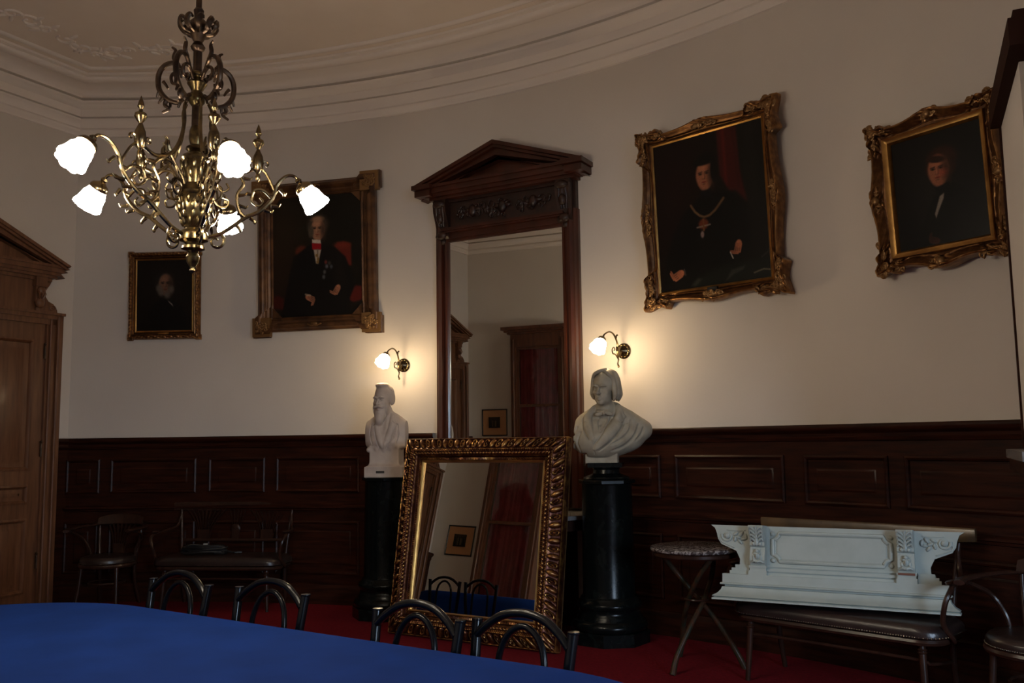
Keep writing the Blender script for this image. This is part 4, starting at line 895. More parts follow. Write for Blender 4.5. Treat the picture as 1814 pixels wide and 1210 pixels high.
# left bust: bearded man, square-cut herm on a flared socle  (origin: bottom centre)
def bust_left(parent):
    s = Sculpt((-0.26, -0.22, -0.01), (0.27, 0.20, 0.82), 0.0042)
    s.B((0, 0, 0.045), (0.195, 0.125, 0.045), 0.002, rnd=0.003)
    s.B((0, 0, 0.16), (0.150, 0.100, 0.10), 0.05, rnd=0.01)
    for k in (-1, 1): s.c((k*0.245, -0.3, 0.155), (k*0.245, 0.3, 0.155), 0.082, k=0.01)
    s.E((0, 0.01, 0.36), (0.250, 0.115, 0.155), 0.02); s.E((0, 0.0, 0.29), (0.22, 0.125, 0.09), 0.02)
    s.C((0, 0.02, 0.42), (-0.01, -0.005, 0.56), 0.090, 0.064, 0.03)
    s.path([(-0.17, 0.02, 0.42), (-0.05, 0.03, 0.50), (0.05, 0.03, 0.50), (0.17, 0.02, 0.42)], [0.06, 0.05, 0.05, 0.06], 0.03)
    s.b((0.40, 0, 0.4), (0.195, 0.4, 0.5), 0.006); s.b((-0.405, 0, 0.4), (0.195, 0.4, 0.5), 0.006)
    for x, z in ((-0.16, .215), (-0.08, .225), (0.0, .215), (0.07, .225), (0.14, .24)): s.C((x, -0.085, z+.015), (x+.05, -0.06, z+.02), 0.022, 0.016, 0.015)
    # shirt front sunk between the lapels
    s.on([(-0.01, 0.50), (-0.012, 0.42), (-0.01, 0.34)], [0.036, 0.030, 0.008], 0.006, True, -0.022)
    s.on([(-0.06, 0.50), (-0.072, 0.42), (-0.050, 0.34), (-0.015, 0.25)], [0.022, 0.030, 0.026, 0.014], 0.002, sq=2)
    s.on([(0.06, 0.52), (0.078, 0.44), (0.050, 0.35), (0.0, 0.25)], [0.024, 0.034, 0.030, 0.014], 0.002, sq=2)
    s.on([(-0.105, 0.44), (-0.088, 0.34), (-0.045, 0.245)], [0.005, 0.008, 0.005], 0.003, True); s.on([(0.118, 0.44), (0.092, 0.34), (0.035, 0.245)], [0.005, 0.008, 0.005], 0.003, True)
    s.on([(0.075, 0.47), (0.12, 0.44)], [0.004, 0.005], 0.003, True); s.on([(-0.075, 0.46), (-0.11, 0.43)], [0.004, 0.005], 0.003, True)
    for P_ in ([(0.13, 0.44), (0.14, 0.36), (0.12, 0.28)], [(-0.14, 0.44), (-0.15, 0.36), (-0.12, 0.28)], [(0.10, 0.33), (0.04, 0.27)]): s.on(P_, [0.004, 0.007, 0.004], 0.008, True)
    o = (-0.035, -0.02, 0.525)
    T, R3, E, e, P = head(s, o, 1.03, -12, 1.0, 1.0)
    # short receding hair with a tuft on top
    E((0, .038, .172), (.083, .098, .090), .006)
    for k in (-1, 1):
        E((k*.070, .040, .135), (.018, .055, .055), .008); E((k*.079, .008, .105), (.010, .019, .030), .004); e((k*.090, .000, .106), (.005, .009, .016), .004)
        for q in range(6): P([(k*(.055+.004*q), -.035+q*.022, .222-q*.004), (k*.086, -.022+q*.022, .175), (k*.089, -.012+q*.022, .135)], [.003, .003, .002], .004, True)
    E((-.004, -.010, .240), (.055, .070, .026), .020)
    for q in range(6): P([(-.035+q*.014, -.03, .267), (-.03+q*.013, .0, .268), (-.02+q*.012, .03, .266)], [.002, .0035, .002], .003, True)
    # moustache and full beard
    E((0, -.050, -.002), (.056, .045, .055), .014); E((0, -.072, -.045), (.036, .032, .045), .014)
    for k in (-1, 1):
        E((k*.060, -.035, .045), (.014, .030, .045), .010)
        P([(0, -.103, .067), (k*.022, -.103, .061), (k*.044, -.088, .056), (k*.060, -.070, .066)], [.008, .010, .007, .003], .003)
    rb = random.Random(5)
    for q in range(22):
        a = -1.3+2.6*q/21; x = .064*sin(a); y = -.043-.056*cos(a)
        P([(x, y, .035+.02*abs(sin(a))), (x*.92+rb.uniform(-.004, .004), y-.006, .0), (x*.62, y-.016*cos(a), -.045-.03*cos(a))], [.002, .0038, .003], .003, True)
    P([(-.022, -.098, .050), (0, -.106, .049), (.022, -.098, .050)], [.0022, .003, .0022], .002, True)
    s.F = np.maximum(s.F, -(s.Z-0.0))
    return s.mesh('figure', 'plasterL', parent, Matrix.Diagonal((0.84, 1, 1, 1)))

# right bust: long-haired man in a coat with a bow tie (origin: bottom centre of its small block)
def bust_right(parent):
    s = Sculpt((-0.36, -0.26, -0.01), (0.42, 0.22, 0.73), 0.0044)
    # body
    s.E((0.015, 0.02, 0.19), (0.315, 0.135, 0.145), 0.02, Rm('Z', 12)); s.E((-0.03, -0.03, 0.15), (0.225, 0.14, 0.13), 0.03, Rm('Z', 12))
    s.path([(-0.26, -0.04, 0.18), (-0.16, 0.0, 0.29), (-0.04, 0.02, 0.37), (0.06, 0.03, 0.38), (0.18, 0.05, 0.31), (0.31, 0.08, 0.235)], [0.075, 0.075, 0.055, 0.06, 0.075, 0.070], 0.03)
    s.C((0.03, 0.02, 0.28), (0.0, -0.01, 0.42), 0.095, 0.066, 0.03)
    # the cut: underside rises towards the right shoulder
    s.b((0.335, 0, -0.050), (0.32, 0.5, 0.10), 0.010, Rm('Y', -31)); s.b((-0.33, 0, 0.10), (0.07, 0.5, 0.3), 0.012, Rm('Y', 5)); s.b((-0.30, 0, -0.0), (0.16, 0.5, 0.055), 0.012, Rm('Y', -6)); s.b((0, 0, -0.07), (0.6, 0.5, 0.11), 0.004)
    # big folds
    for P_, r_ in (([(0.27, 0.27), (0.24, 0.19), (0.16, 0.12), (0.06, 0.085)], [.006, .013, .012, .006]), ([(0.31, 0.25), (0.29, 0.20), (0.25, 0.16)], [.005, .010, .006]), ([(0.21, 0.30), (0.20, 0.23), (0.14, 0.17), (0.05, 0.13)], [.005, .010, .009, .004]),
                   ([(-0.22, 0.26), (-0.255, 0.18), (-0.23, 0.09)], [.006, .012, .006]), ([(-0.19, 0.22), (-0.215, 0.14), (-0.18, 0.07)], [.005, .010, .006]), ([(-0.27, 0.20), (-0.285, 0.14), (-0.26, 0.09)], [.004, .008, .005])):
        s.on(P_, r_, 0.012, True)
    # opening with waistcoat, sunk
    s.on([(-0.01, 0.37), (-0.02, 0.30), (-0.03, 0.22)], [0.055, 0.042, 0.012], 0.008, True, -0.035)
    s.on([(-0.035, 0.36), (-0.045, 0.29), (-0.04, 0.22)], [0.004, 0.005, 0.004], 0.003, True); s.on([(0.035, 0.36), (0.01, 0.29), (-0.025, 0.22)], [0.004, 0.005, 0.004], 0.003, True)
    # lapels and turned-up collar
    s.on([(0.105, 0.40), (0.120, 0.335), (0.075, 0.25), (0.0, 0.17), (-0.075, 0.10)], [0.022, 0.042, 0.048, 0.038, 0.016], 0.002, sq=2.1)
    s.on([(-0.085, 0.40), (-0.135, 0.33), (-0.125, 0.25), (-0.085, 0.17)], [0.018, 0.034, 0.036, 0.018], 0.002, sq=2.1)
    s.on([(0.060, 0.36), (0.035, 0.28), (-0.02, 0.20), (-0.085, 0.125)], [0.006, 0.008, 0.008, 0.005], 0.004, True)
    s.on([(0.165, 0.33), (0.135, 0.24), (0.05, 0.145), (-0.04, 0.085)], [0.005, 0.008, 0.008, 0.005], 0.004, True)
    s.on([(-0.175, 0.32), (-0.168, 0.25), (-0.125, 0.17)], [0.005, 0.008, 0.005], 0.004, True)
    s.path([(-0.095, -0.035, 0.365), (-0.085, 0.03, 0.405), (0.0, 0.080, 0.42), (0.090, 0.04, 0.415), (0.110, -0.025, 0.375), (0.112, -0.060, 0.340)], [0.016, 0.018, 0.02, 0.020, 0.020, 0.022], 0.025)
    s.on([(0.115, 0.300), (0.150, 0.283), (0.185, 0.285)], [0.005, 0.006, 0.003], 0.003, True)
    s.on([(0.150, 0.345), (0.168, 0.31), (0.150, 0.275)], [0.012, 0.016, 0.012], 0.004, sq=2)
    s.on([(-0.15, 0.30), (-0.175, 0.285)], [0.005, 0.004], 0.003, True)
    s.on([(-0.08, 0.09), (-0.075, 0.06)], [0.004, 0.004], 0.003, True)
    x0, z0 = -0.085, 0.125; s.E((x0, s.surf(x0, z0), z0), (0.011, 0.008, 0.011), 0.002)
    # cravat and bow tie
    s.C((0.01, 0.0, 0.36), (0.005, -0.02, 0.425), 0.078, 0.066, 0.01)
    s.path([(-0.058, -0.050, 0.375), (0.0, -0.088, 0.370), (0.064, -0.045, 0.378)], [0.012, 0.014, 0.012], 0.006)
    s.E((-0.040, -0.100, 0.352), (0.034, 0.013, 0.017), 0.004, Rm('Y', -8)); s.E((0.040, -0.100, 0.356), (0.034, 0.013, 0.017), 0.004, Rm('Y', 14)); s.E((0.0, -0.110, 0.354), (0.011, 0.011, 0.014), 0.002)
    s.B((-0.03, 0.0, 0.03), (0.130, 0.09, 0.033), 0.003, rnd=0.003)
    o = (0.005, -0.045, 0.418)
    T, R3, E, e, P = head(s, o, 1.0, -22, 1.35, 1.0)
        # long straight hair, parted, curling under at the ends
    E((0, .026, .170), (.090, .104, .098), .008); rh = random.Random(2)
    for k in (-1, 1):
        for q in range(7):
            ph = rad(66+q*18); sx_, cy_ = k*sin(ph), -cos(ph); L_ = rh.uniform(-.012, .010)
            P([(sx_*.088*f+0.0, .028+cy_*.104*f, z) for f, z in ((.30, .264), (.74, .240), (.97, .190), (1.07, .130), (1.13, .080+L_), (1.02, .045+L_))], [.008, .014, .018, .019, .020, .010], .0015)
        P([(k*.012, -.050, .250), (k*.054, -.050, .228), (k*.080, -.026, .185), (k*.093, -.010, .120), (k*.090, -.010, .075)], [.008, .013, .015, .016, .010], .002)
    P([(-.066, -.046, .205), (-.045, -.066, .228), (.0, -.066, .250), (.035, -.040, .262)], [.008, .014, .014, .010], .004); P([(.070, -.040, .205), (.050, -.060, .232), (.030, -.052, .254)], [.008, .012, .010], .004)
    return s.mesh('figure', 'plasterR', parent, Matrix.Diagonal((0.90, 1, 1, 1)))

def polar(px_theta, b): return arc(px_theta, b)
# pedestals: black marble drums on octagonal plinths
def make_pedestal(theta, b, label):
    x, y = arc(theta, b); t = thing('marble_pedestal', label, 'pedestal', (x, y, 0), -rad(theta), 'black marble pedestals of the two busts')
    del t['group']
    mb = MB(); mb.lathe([(0.285, 0.0), (0.285, 0.085), (0.278, 0.09)], n=8, rot=pi/8); mb.build('plinth', 'bmarble', t, smooth=False)
    mb = MB(); mb.lathe([(0.255, 0.088), (0.268, 0.10), (0.272, 0.125), (0.262, 0.15), (0.245, 0.16), (0.238, 0.165), (0.238, 0.18), (0.222, 0.20), (0.215, 0.225), (0.222, 0.24), (0.232, 0.25), (0.236, 0.268), (0.228, 0.285), (0.212, 0.293), (0.208, 0.31), (0.200, 0.32)], n=48); mb.build('base_moulding', 'bmarble', t, ang=60)
    mb = MB(); mb.lathe([(0.196, 0.318), (0.190, 0.34), (0.187, 0.70), (0.182, 1.105), (0.184, 1.118)], n=48); mb.build('shaft', 'bmarble', t)
    mb = MB(); mb.lathe([(0.20, 1.118), (0.21, 1.122), (0.21, 1.142), (0.205, 1.147)], n=8, rot=pi/8); mb.build('cap', 'bmarble', t, smooth=False)
    return t
TL, BL, TR, BR = 21.95, 0.40, 38.15, 0.42
make_pedestal(TL, BL, 'black marble pedestal under the bearded bust, left of the mirrors')
make_pedestal(TR, BR, 'black marble pedestal under the bust of the man in a coat, right of the mirrors')
x, y = arc(TL, BL)
bl = thing('portrait_bust', 'white marble bust of a bearded man with a dark name plate on its socle', 'bust', (x, y, 1.147), -rad(6))
bust_left(bl)
mb = MB(); mb.box(-0.060, 0.010, -0.131, -0.122, 0.035, 0.055); mb.build('name_plate', 'plaque', bl, smooth=False)
x, y = arc(TR, BR)
tr = thing('bust_stand', 'small turned black socle between the right pedestal and its bust', 'stand', (x, y, 1.147), -rad(12))
mb = MB(); mb.lathe([(0.165, 0), (0.17, 0.008), (0.165, 0.02), (0.13, 0.03), (0.10, 0.045), (0.095, 0.07), (0.105, 0.085), (0.125, 0.088)], n=40)
mb.box(-0.125, 0.125, -0.10, 0.10, 0.088, 0.122); mb.build('turned_base', 'bmarble', tr, ang=40)
br = thing('portrait_bust', 'plaster bust of a long-haired man in a coat and bow tie', 'bust', (x, y, 1.2695), -rad(10))
bust_right(br)

# ------------------------------------------------------------------ bentwood bench and armchairs
def rounded(w, d, r, n=8):
    out = []
    for cx, cy, a0 in ((w/2-r, d/2-r, 0), (-w/2+r, d/2-r, 90), (-w/2+r, -d/2+r, 180), (w/2-r, -d/2+r, 270)):
        for k in range(n+1): a = rad(a0+90*k/n); out.append((cx+r*cos(a), cy+r*sin(a)))
    return out
def cushion(mb, outline, z0, z1, shrink=0.03):
    n = len(outline); cx = sum(p[0] for p in outline)/n; cy = sum(p[1] for p in outline)/n; rows = []
    for f, z in ((0.97, z0), (1.0, z0+0.006), (1.0, z0+0.03), (0.985, z0+0.6*(z1-z0)), (0.94, z1-0.012), (0.86, z1-0.003), (0.6, z1), (0.3, z1+0.004), (0.02, z1+0.005)):
        rows.append([(cx+(p[0]-cx)*f, cy+(p[1]-cy)*f, z) for p in outline])
    idx = mb.grid(rows, True); mb.f.append(tuple(idx[-1])); mb.f.append(tuple(reversed(idx[0])))
def turned_leg(mb, x, y, z1, dx=0, dy=0, r=0.019):
    P = [(x+dx, y+dy, 0), (x+dx*.7, y+dy*.7, z1*.3), (x+dx*.2, y+dy*.2, z1*.8), (x, y, z1)]
    mb.tube(P, [r*.75, r*.9, r, r*.95], 10)
    for q in (0.86, 0.90): mb.lathe([(r*.9, -0.008), (r*1.35, 0), (r*.9, 0.008)], (x+dx*(1-q)*.8, y+dy*(1-q)*.8, z1*q), 12)
def fan(mb, cx, z0, z1, w0, w1, n, y, yt, th=0.006):
    for k in range(n):
        f = (k-(n-1)/2)/((n-1)/2); P = []
        for t in np.linspace(0, 1, 9):
            xw = w0*f/2*(1-t)+w1*f/2*t**1.7 if True else 0
            xw = f/2*(w0+(w1-w0)*(t**2.2)); P.append((cx+xw, y+(yt-y)*t, z0+(z1-z0)*t))
        mb.tube(P, [w0/n*.62, w0/n*.55, w1/n*.27, w1/n*.42], 6, flat=0.35)
    mb.box(cx-w0/2, cx+w0/2, y-th, y+th, z0, z0+(z1-z0)*.33)
def make_bench(loc, rotz, label, W=1.17, wood='bent', rail='bent', up=0.0):
    t = thing('bentwood_bench', label, 'bench', loc, rotz); hw = W/2
    mb = MB(); cushion(mb, rounded(W, 0.46, 0.13), 0.385, 0.462); mb.build('seat', 'leather', t)
    mb = MB(); o = rounded(W-0.05, 0.41, 0.12); n = len(o)
    mb.tube([(p[0], p[1], 0.366) for p in o], 0.019, 8, closed=True, flat=1.0); mb.build('seat_frame', wood, t)
    mb = MB()
    oo = rounded(W+0.004, 0.464, 0.13, 10); acc = 0
    for i in range(len(oo)):
        a, b = oo[i], oo[(i+1) % len(oo)]; L = hypot(b[0]-a[0], b[1]-a[1]); m = max(1, int(L/0.014))
        if min(a[1], b[1]) > 0.15: continue
        for k in range(m): q = k/m; mb.ell((a[0]+(b[0]-a[0])*q, a[1]+(b[1]-a[1])*q, 0.393), 0.0045, None, 6, 4)
    mb.build('nail_row', 'nail', t)
    for sx in (-1, 1):
        mb = MB(); turned_leg(mb, sx*(hw-0.12), -0.17, 0.36, sx*0.02, -0.03); mb.build('leg', wood, t)
        mb = MB(); mb.tube(catmull([(sx*(hw-0.10), 0.25, 0), (sx*(hw-0.10), 0.20, 0.20), (sx*(hw-0.09), 0.195, 0.40), (sx*(hw-0.075), 0.215, 0.60), (sx*(hw-0.05), 0.25, 0.84)], 6), [0.015, 0.018, 0.016, 0.014], 10); mb.build('leg', wood, t)
    mb = MB()     # curved top plank
    rows = []
    for k in range(17):
        x = -hw-0.035+(W+0.07)*k/16; u = 2*k/16-1; y = 0.275-0.03*u*u*0+0.02*(1-u*u); zt = 0.905+up; zb = 0.828+up*.6+0.012*abs(u)**6
        rows.append([(x+0.02*u*0, y-0.012, zb), (x, y-0.016, zt-0.01), (x, y-0.010, zt), (x, y+0.012, zt), (x, y+0.016, zt-0.01), (x, y+0.010, zb)])
    idx = mb.grid(rows, True); mb.f.append(tuple(idx[0])); mb.f.append(tuple(idx[-1])); mb.build('top_rail', rail, t)
    mb = MB(); mb.tube([(-hw+0.08, 0.212, 0.565), (0, 0.222, 0.565), (hw-0.08, 0.212, 0.565)], 0.011, 8, flat=1.3); mb.build('lower_rail', wood, t)
    for cx, w0, w1, n in ((-hw*0.52, 0.115, 0.38, 9), (0, 0.06, 0.16, 5), (hw*0.52, 0.115, 0.38, 9)):
        mb = MB(); fan(mb, cx, 0.57, 0.84, w0, w1, n, 0.222, 0.285)
        if n == 5: mb.lathe([(0.012, -0.07), (0.035, -0.03), (0.050, 0.02), (0.035, 0.06), (0.012, 0.08)], (0, 0, 0), 16, M3=None) if False else mb.ell((0, 0.235, 0.665), (0.045, 0.010, 0.045))
        mb.build('splat', wood, t)
    for sx in (-1, 1):
        mb = MB()
        mb.tube(catmull([(sx*(hw-0.055), 0.24, 0.80), (sx*(hw-0.035), 0.20, 0.70), (sx*(hw+0.01), 0.08, 0.665), (sx*(hw+0.02), -0.06, 0.655), (sx*(hw+0.03), -0.145, 0.63), (sx*(hw+0.01), -0.175, 0.56), (sx*(hw-0.01), -0.15, 0.46), (sx*(hw+0.015), -0.10, 0.385), (sx*(hw+0.005), -0.06, 0.36)], 6), [0.011, 0.013, 0.014, 0.014, 0.012], 9)
        mb.ell((sx*(hw+0.022), -0.09, 0.672), (0.026, 0.065, 0.014)); mb.build('armrest', wood, t)
    mb = MB(); mb.tube(catmull([(-hw+0.10, 0.20, 0.20), (-hw+0.10, -0.12, 0.245), (-hw+0.2, -0.165, 0.27), (hw-0.2, -0.165, 0.27), (hw-0.10, -0.12, 0.245), (hw-0.10, 0.20, 0.20)], 6), 0.009, 8); mb.build('stretcher', wood, t)
    return t
x, y = arc(7.05, 0.33)
make_bench((x+0.29*cos(rad(6.9)), y-0.29*sin(rad(6.9)), 0), -rad(6.9), 'dark bentwood bench with fan-shaped back splats and arms, against the dado at left')
# right-hand bench, set parallel to the curved wall
bt = rad(45); bc = (0.5*(1.37+2.13)+0.17*sin(bt), 0.5*(5.62+4.86)+0.17*cos(bt))
make_bench((bc[0]+0.015, bc[1]-0.01, 0), -bt, 'dark bentwood bench with studded leather seat, carrying the white carved crest', W=1.24, wood='bent', rail='railsheen', up=0.016)

def make_armchair(loc, rotz, label, wood='bent', seatr=0.235, handr=0.0):
    t = thing('bentwood_armchair', label, 'chair', loc, rotz)
    circ = [(seatr*cos(2*pi*k/40), seatr*0.97*sin(2*pi*k/40)) for k in range(40)]
    mb = MB(); cushion(mb, circ, 0.40, 0.462); mb.build('seat', 'leather', t)
    mb = MB(); mb.tube([(p[0]*.97, p[1]*.97, 0.382) for p in circ], 0.020, 8, closed=True); mb.build('seat_frame', wood, t)
    mb = MB()
    for k in range(90):
        a = pi+pi*k/89*1.2-0.3; mb.ell(((seatr+.002)*cos(a), (seatr*.97+.002)*sin(a), 0.406), 0.004, None, 6, 4)
    mb.build('nail_row', 'nail', t)
    for sx in (-1, 1):
        mb = MB(); mb.tube([(sx*0.19, -0.20, 0), (sx*0.17, -0.165, 0.20), (sx*0.16, -0.15, 0.38)], [0.013, 0.017, 0.018], 10); mb.build('leg', wood, t)
        mb = MB(); mb.tube(catmull([(sx*0.19, 0.25, 0), (sx*0.165, 0.19, 0.22), (sx*0.17, 0.185, 0.42), (sx*0.195, 0.22, 0.62), (sx*0.20, 0.235, 0.73)], 6), [0.013, 0.017, 0.015, 0.013], 10); mb.build('leg', wood, t)
        mb = MB(); mb.tube(catmull([(sx*0.285, -0.13, 0.685), (sx*0.30, -0.02, 0.655), (sx*0.27, 0.07, 0.60), (sx*0.215, 0.09, 0.50), (sx*0.205, 0.10, 0.385)], 6), [0.011, 0.013, 0.012], 9); mb.build('arm_support', wood, t)
    mb = MB()     # flat armrest loop
    P = catmull([(-0.275, -0.22, 0.694), (-0.31, -0.12, 0.698), (-0.305, 0.05, 0.704), (-0.25, 0.18, 0.712), (-0.12, 0.262, 0.72), (0.12, 0.262, 0.72), (0.25, 0.18, 0.712), (0.305, 0.05, 0.704), (0.31, -0.12, 0.698), (0.275, -0.22, 0.694)], 6)
    mb.tube(P, [0.028, 0.030, 0.024, 0.022, 0.024, 0.030, 0.028], 10, flat=0.48); mb.build('armrest', wood, t)
    mb = MB(); rows = []
    for k in range(13):
        u = 2*k/12-1; x = 0.205*u; y = 0.262-0.06*u*u; h = 0.085*(1-0.35*abs(u)**3)
        rows.append([(x, y-0.014, 0.722), (x*1.02, y+0.01, 0.722+h-.01), (x*1.02, y+0.018, 0.722+h), (x*1.02, y+0.034, 0.722+h), (x*1.02, y+0.034, 0.722+h-.015), (x, y+0.014, 0.722)])
    idx = mb.grid(rows, True); mb.f.append(tuple(idx[0])); mb.f.append(tuple(idx[-1])); mb.build('crest_rail', wood, t)
    mb = MB(); fan(mb, 0, 0.455, 0.72, 0.10, 0.26, 7, 0.195, 0.255); mb.build('splat', wood, t)
    mb = MB(); mb.tube([(0.15*cos(2*pi*k/32), 0.16*sin(2*pi*k/32), 0.225) for k in range(32)], 0.009, 8, closed=True); mb.build('stretcher', wood, t)
    return t
x, y = arc(-0.8, 0.36)
make_armchair((x+0.215, y+0.01, 0), -rad(-0.8+4), 'dark bentwood armchair with round seat and fan back, between the pine door and the bench')
make_armchair((2.575, 4.57, 0), -rad(57), 'bentwood armchair with round studded leather seat, cut by the right edge of the photo', seatr=0.25)

# dark coil lying on the left bench
bx, by = arc(7.05, 0.33); bx += 0.29*cos(rad(6.9)); by -= 0.29*sin(rad(6.9))
cc = thing('coiled_cable', 'dark coiled cable with a small pale glint piece, lying on the left bench', 'cable', (bx-0.17, by+0.0, 0.469), -rad(6.9))
mb = MB(); rnd = random.Random(8); pts = []
for k in range(150):
    a = k*0.25; r = 0.13+0.03*sin(k*.13); pts.append(((r+0.06*abs(cos(a)))*cos(a), 0.085*sin(a)+0.01*sin(k*.3), 0.012+0.0004*k+0.006*sin(k*.7)))
pts += [(0.20, 0.02, 0.02), (0.28, 0.0, 0.012), (0.33, 0.03, 0.011)]
mb.tube(pts, 0.0095, 7); mb.build('cable', 'blacksoft', cc)
mb = MB(); mb.box(-0.012, 0.022, -0.02, 0.0, 0.078, 0.092); mb.build('tag', 'silver', cc, smooth=False)  # small bright box put in for the glint on the coil
mb = MB(); mb.box(0.10, 0.20, -0.04, 0.02, 0.002, 0.03); mb.build('plug', 'blacksoft', cc, smooth=False)

# ------------------------------------------------------------------ round bistro table with crossed legs
bi = thing('bistro_table', 'small round table with grey veined marble top and crossed bentwood legs, beside the right pedestal', 'table', (1.155, 5.92, 0), 0.15)
mb = MB(); mb.lathe([(0.0, 0.722), (0.270, 0.722), (0.283, 0.728), (0.286, 0.738), (0.281, 0.747), (0.272, 0.750), (0.0, 0.750)], n=64); mb.build('marble_top', 'gmarble', bi, ang=30)
mb = MB(); mb.lathe([(0.20, 0.690), (0.262, 0.690), (0.272, 0.698), (0.272, 0.715), (0.265, 0.721), (0.20, 0.721)], n=64); mb.build('rim', 'bent', bi, ang=30)
for k in range(3):
    a = rad(225-120*k)-0.15; mb = MB()
    P = [(0.285*cos(a), 0.285*sin(a), 0.0), (0.235*cos(a), 0.235*sin(a), 0.10), (0.13*cos(a+.25), 0.13*sin(a+.25), 0.27), (0.055*cos(a+pi/2), 0.055*sin(a+pi/2), 0.42), (0.13*cos(a+pi-.35), 0.13*sin(a+pi-.35), 0.57), (0.21*cos(a+pi), 0.21*sin(a+pi), 0.69)]
    mb.tube(catmull(P, 8), [0.020, 0.017, 0.016, 0.016, 0.017], 10); mb.build('leg', 'bentlight', bi)
mb = MB(); mb.tube([(0.072*cos(2*pi*k/24), 0.072*sin(2*pi*k/24), 0.42) for k in range(24)], 0.007, 8, closed=True); mb.build('ring', 'bent', bi)

# ------------------------------------------------------------------ white carved crest lying on the right bench
wc = thing('carved_crest', 'white painted architectural crest with volutes and two carved corbels, propped on the right bench', 'furniture crest', (0, 0, 0))
A0 = Vector((1.195, 5.555, 0)); B0 = Vector((2.365, 4.945, 0)); mid = (A0+B0)/2; th = atan2(B0.y-A0.y, B0.x-A0.x)
wc.location = (mid.x, mid.y, 0.482); wc.rotation_euler = (rad(-7), 0, th)
HW = 0.70; HT = 0.435
half = [(0.70, .435), (0.675, .418), (0.662, .385), (0.655, .352), (0.635, .322), (0.60, .308), (0.545, .285), (0.522, .237), (0.524, .206), (0.545, .198), (0.548, .176), (0.565, .168), (0.575, .145)]
mb = MB(); mb.prism([(-x, z) for x, z in half]+[(x, z) for x, z in reversed(half)], 0.058, 0.095); mb.build('back_board', 'white', wc, ang=25)
mb = MB()
prof = [(-0.010, 0.150), (-0.010, 0.100), (-0.020, 0.098), (-0.024, 0.092), (-0.020, 0.087), (0.003, 0.085), (0.003, 0.077), (-0.012, 0.074), (-0.018, 0.058), (-0.036, 0.038), (-0.058, 0.026), (-0.066, 0.020), (-0.052, 0.015), (-0.066, 0.010), (-0.066, 0.0)]
rows = []
for d, z in prof:
    e = 0.604-d*0.9; f = 0.0+d; rows.append([(-e, 0.10, z), (-e, f+0.02, z), (-e+0.0, f+0.0, z), (-0.2, f, z), (0.2, f, z), (e, f, z), (e, f+0.02, z), (e, 0.10, z)])
rows = [[(p[0], 0.10 if j in (0, 7) else 0.04, 0.151) for j, p in enumerate(rows[0])]]+rows
idx = mb.grid(rows); 
mb.box(-0.60, 0.60, 0.004, 0.10, 0.0, 0.15); mb.build('base_moulding', 'white', wc, ang=25)
mb = MB()
for z0, z1, d, hwid in ((0.150, 0.166, 0.014, 0.36), (0.166, 0.173, 0.040, 0.36), (0.173, 0.190, 0.026, 0.36), (0.190, 0.198, 0.050, 0.36), (0.198, 0.208, 0.040, 0.36)): mb.box(-hwid, hwid, d, 0.06, z0, z1)
for sx in (-1, 1):
    for z0, z1, d, e in ((0.150, 0.170, 0.015, 0.575), (0.170, 0.186, 0.022, 0.565), (0.186, 0.205, 0.030, 0.545)): mb.box(min(sx*.46, sx*e), max(sx*.46, sx*e), d, 0.05, z0, z1)
mb.build('step_moulding', 'white', wc, ang=25)
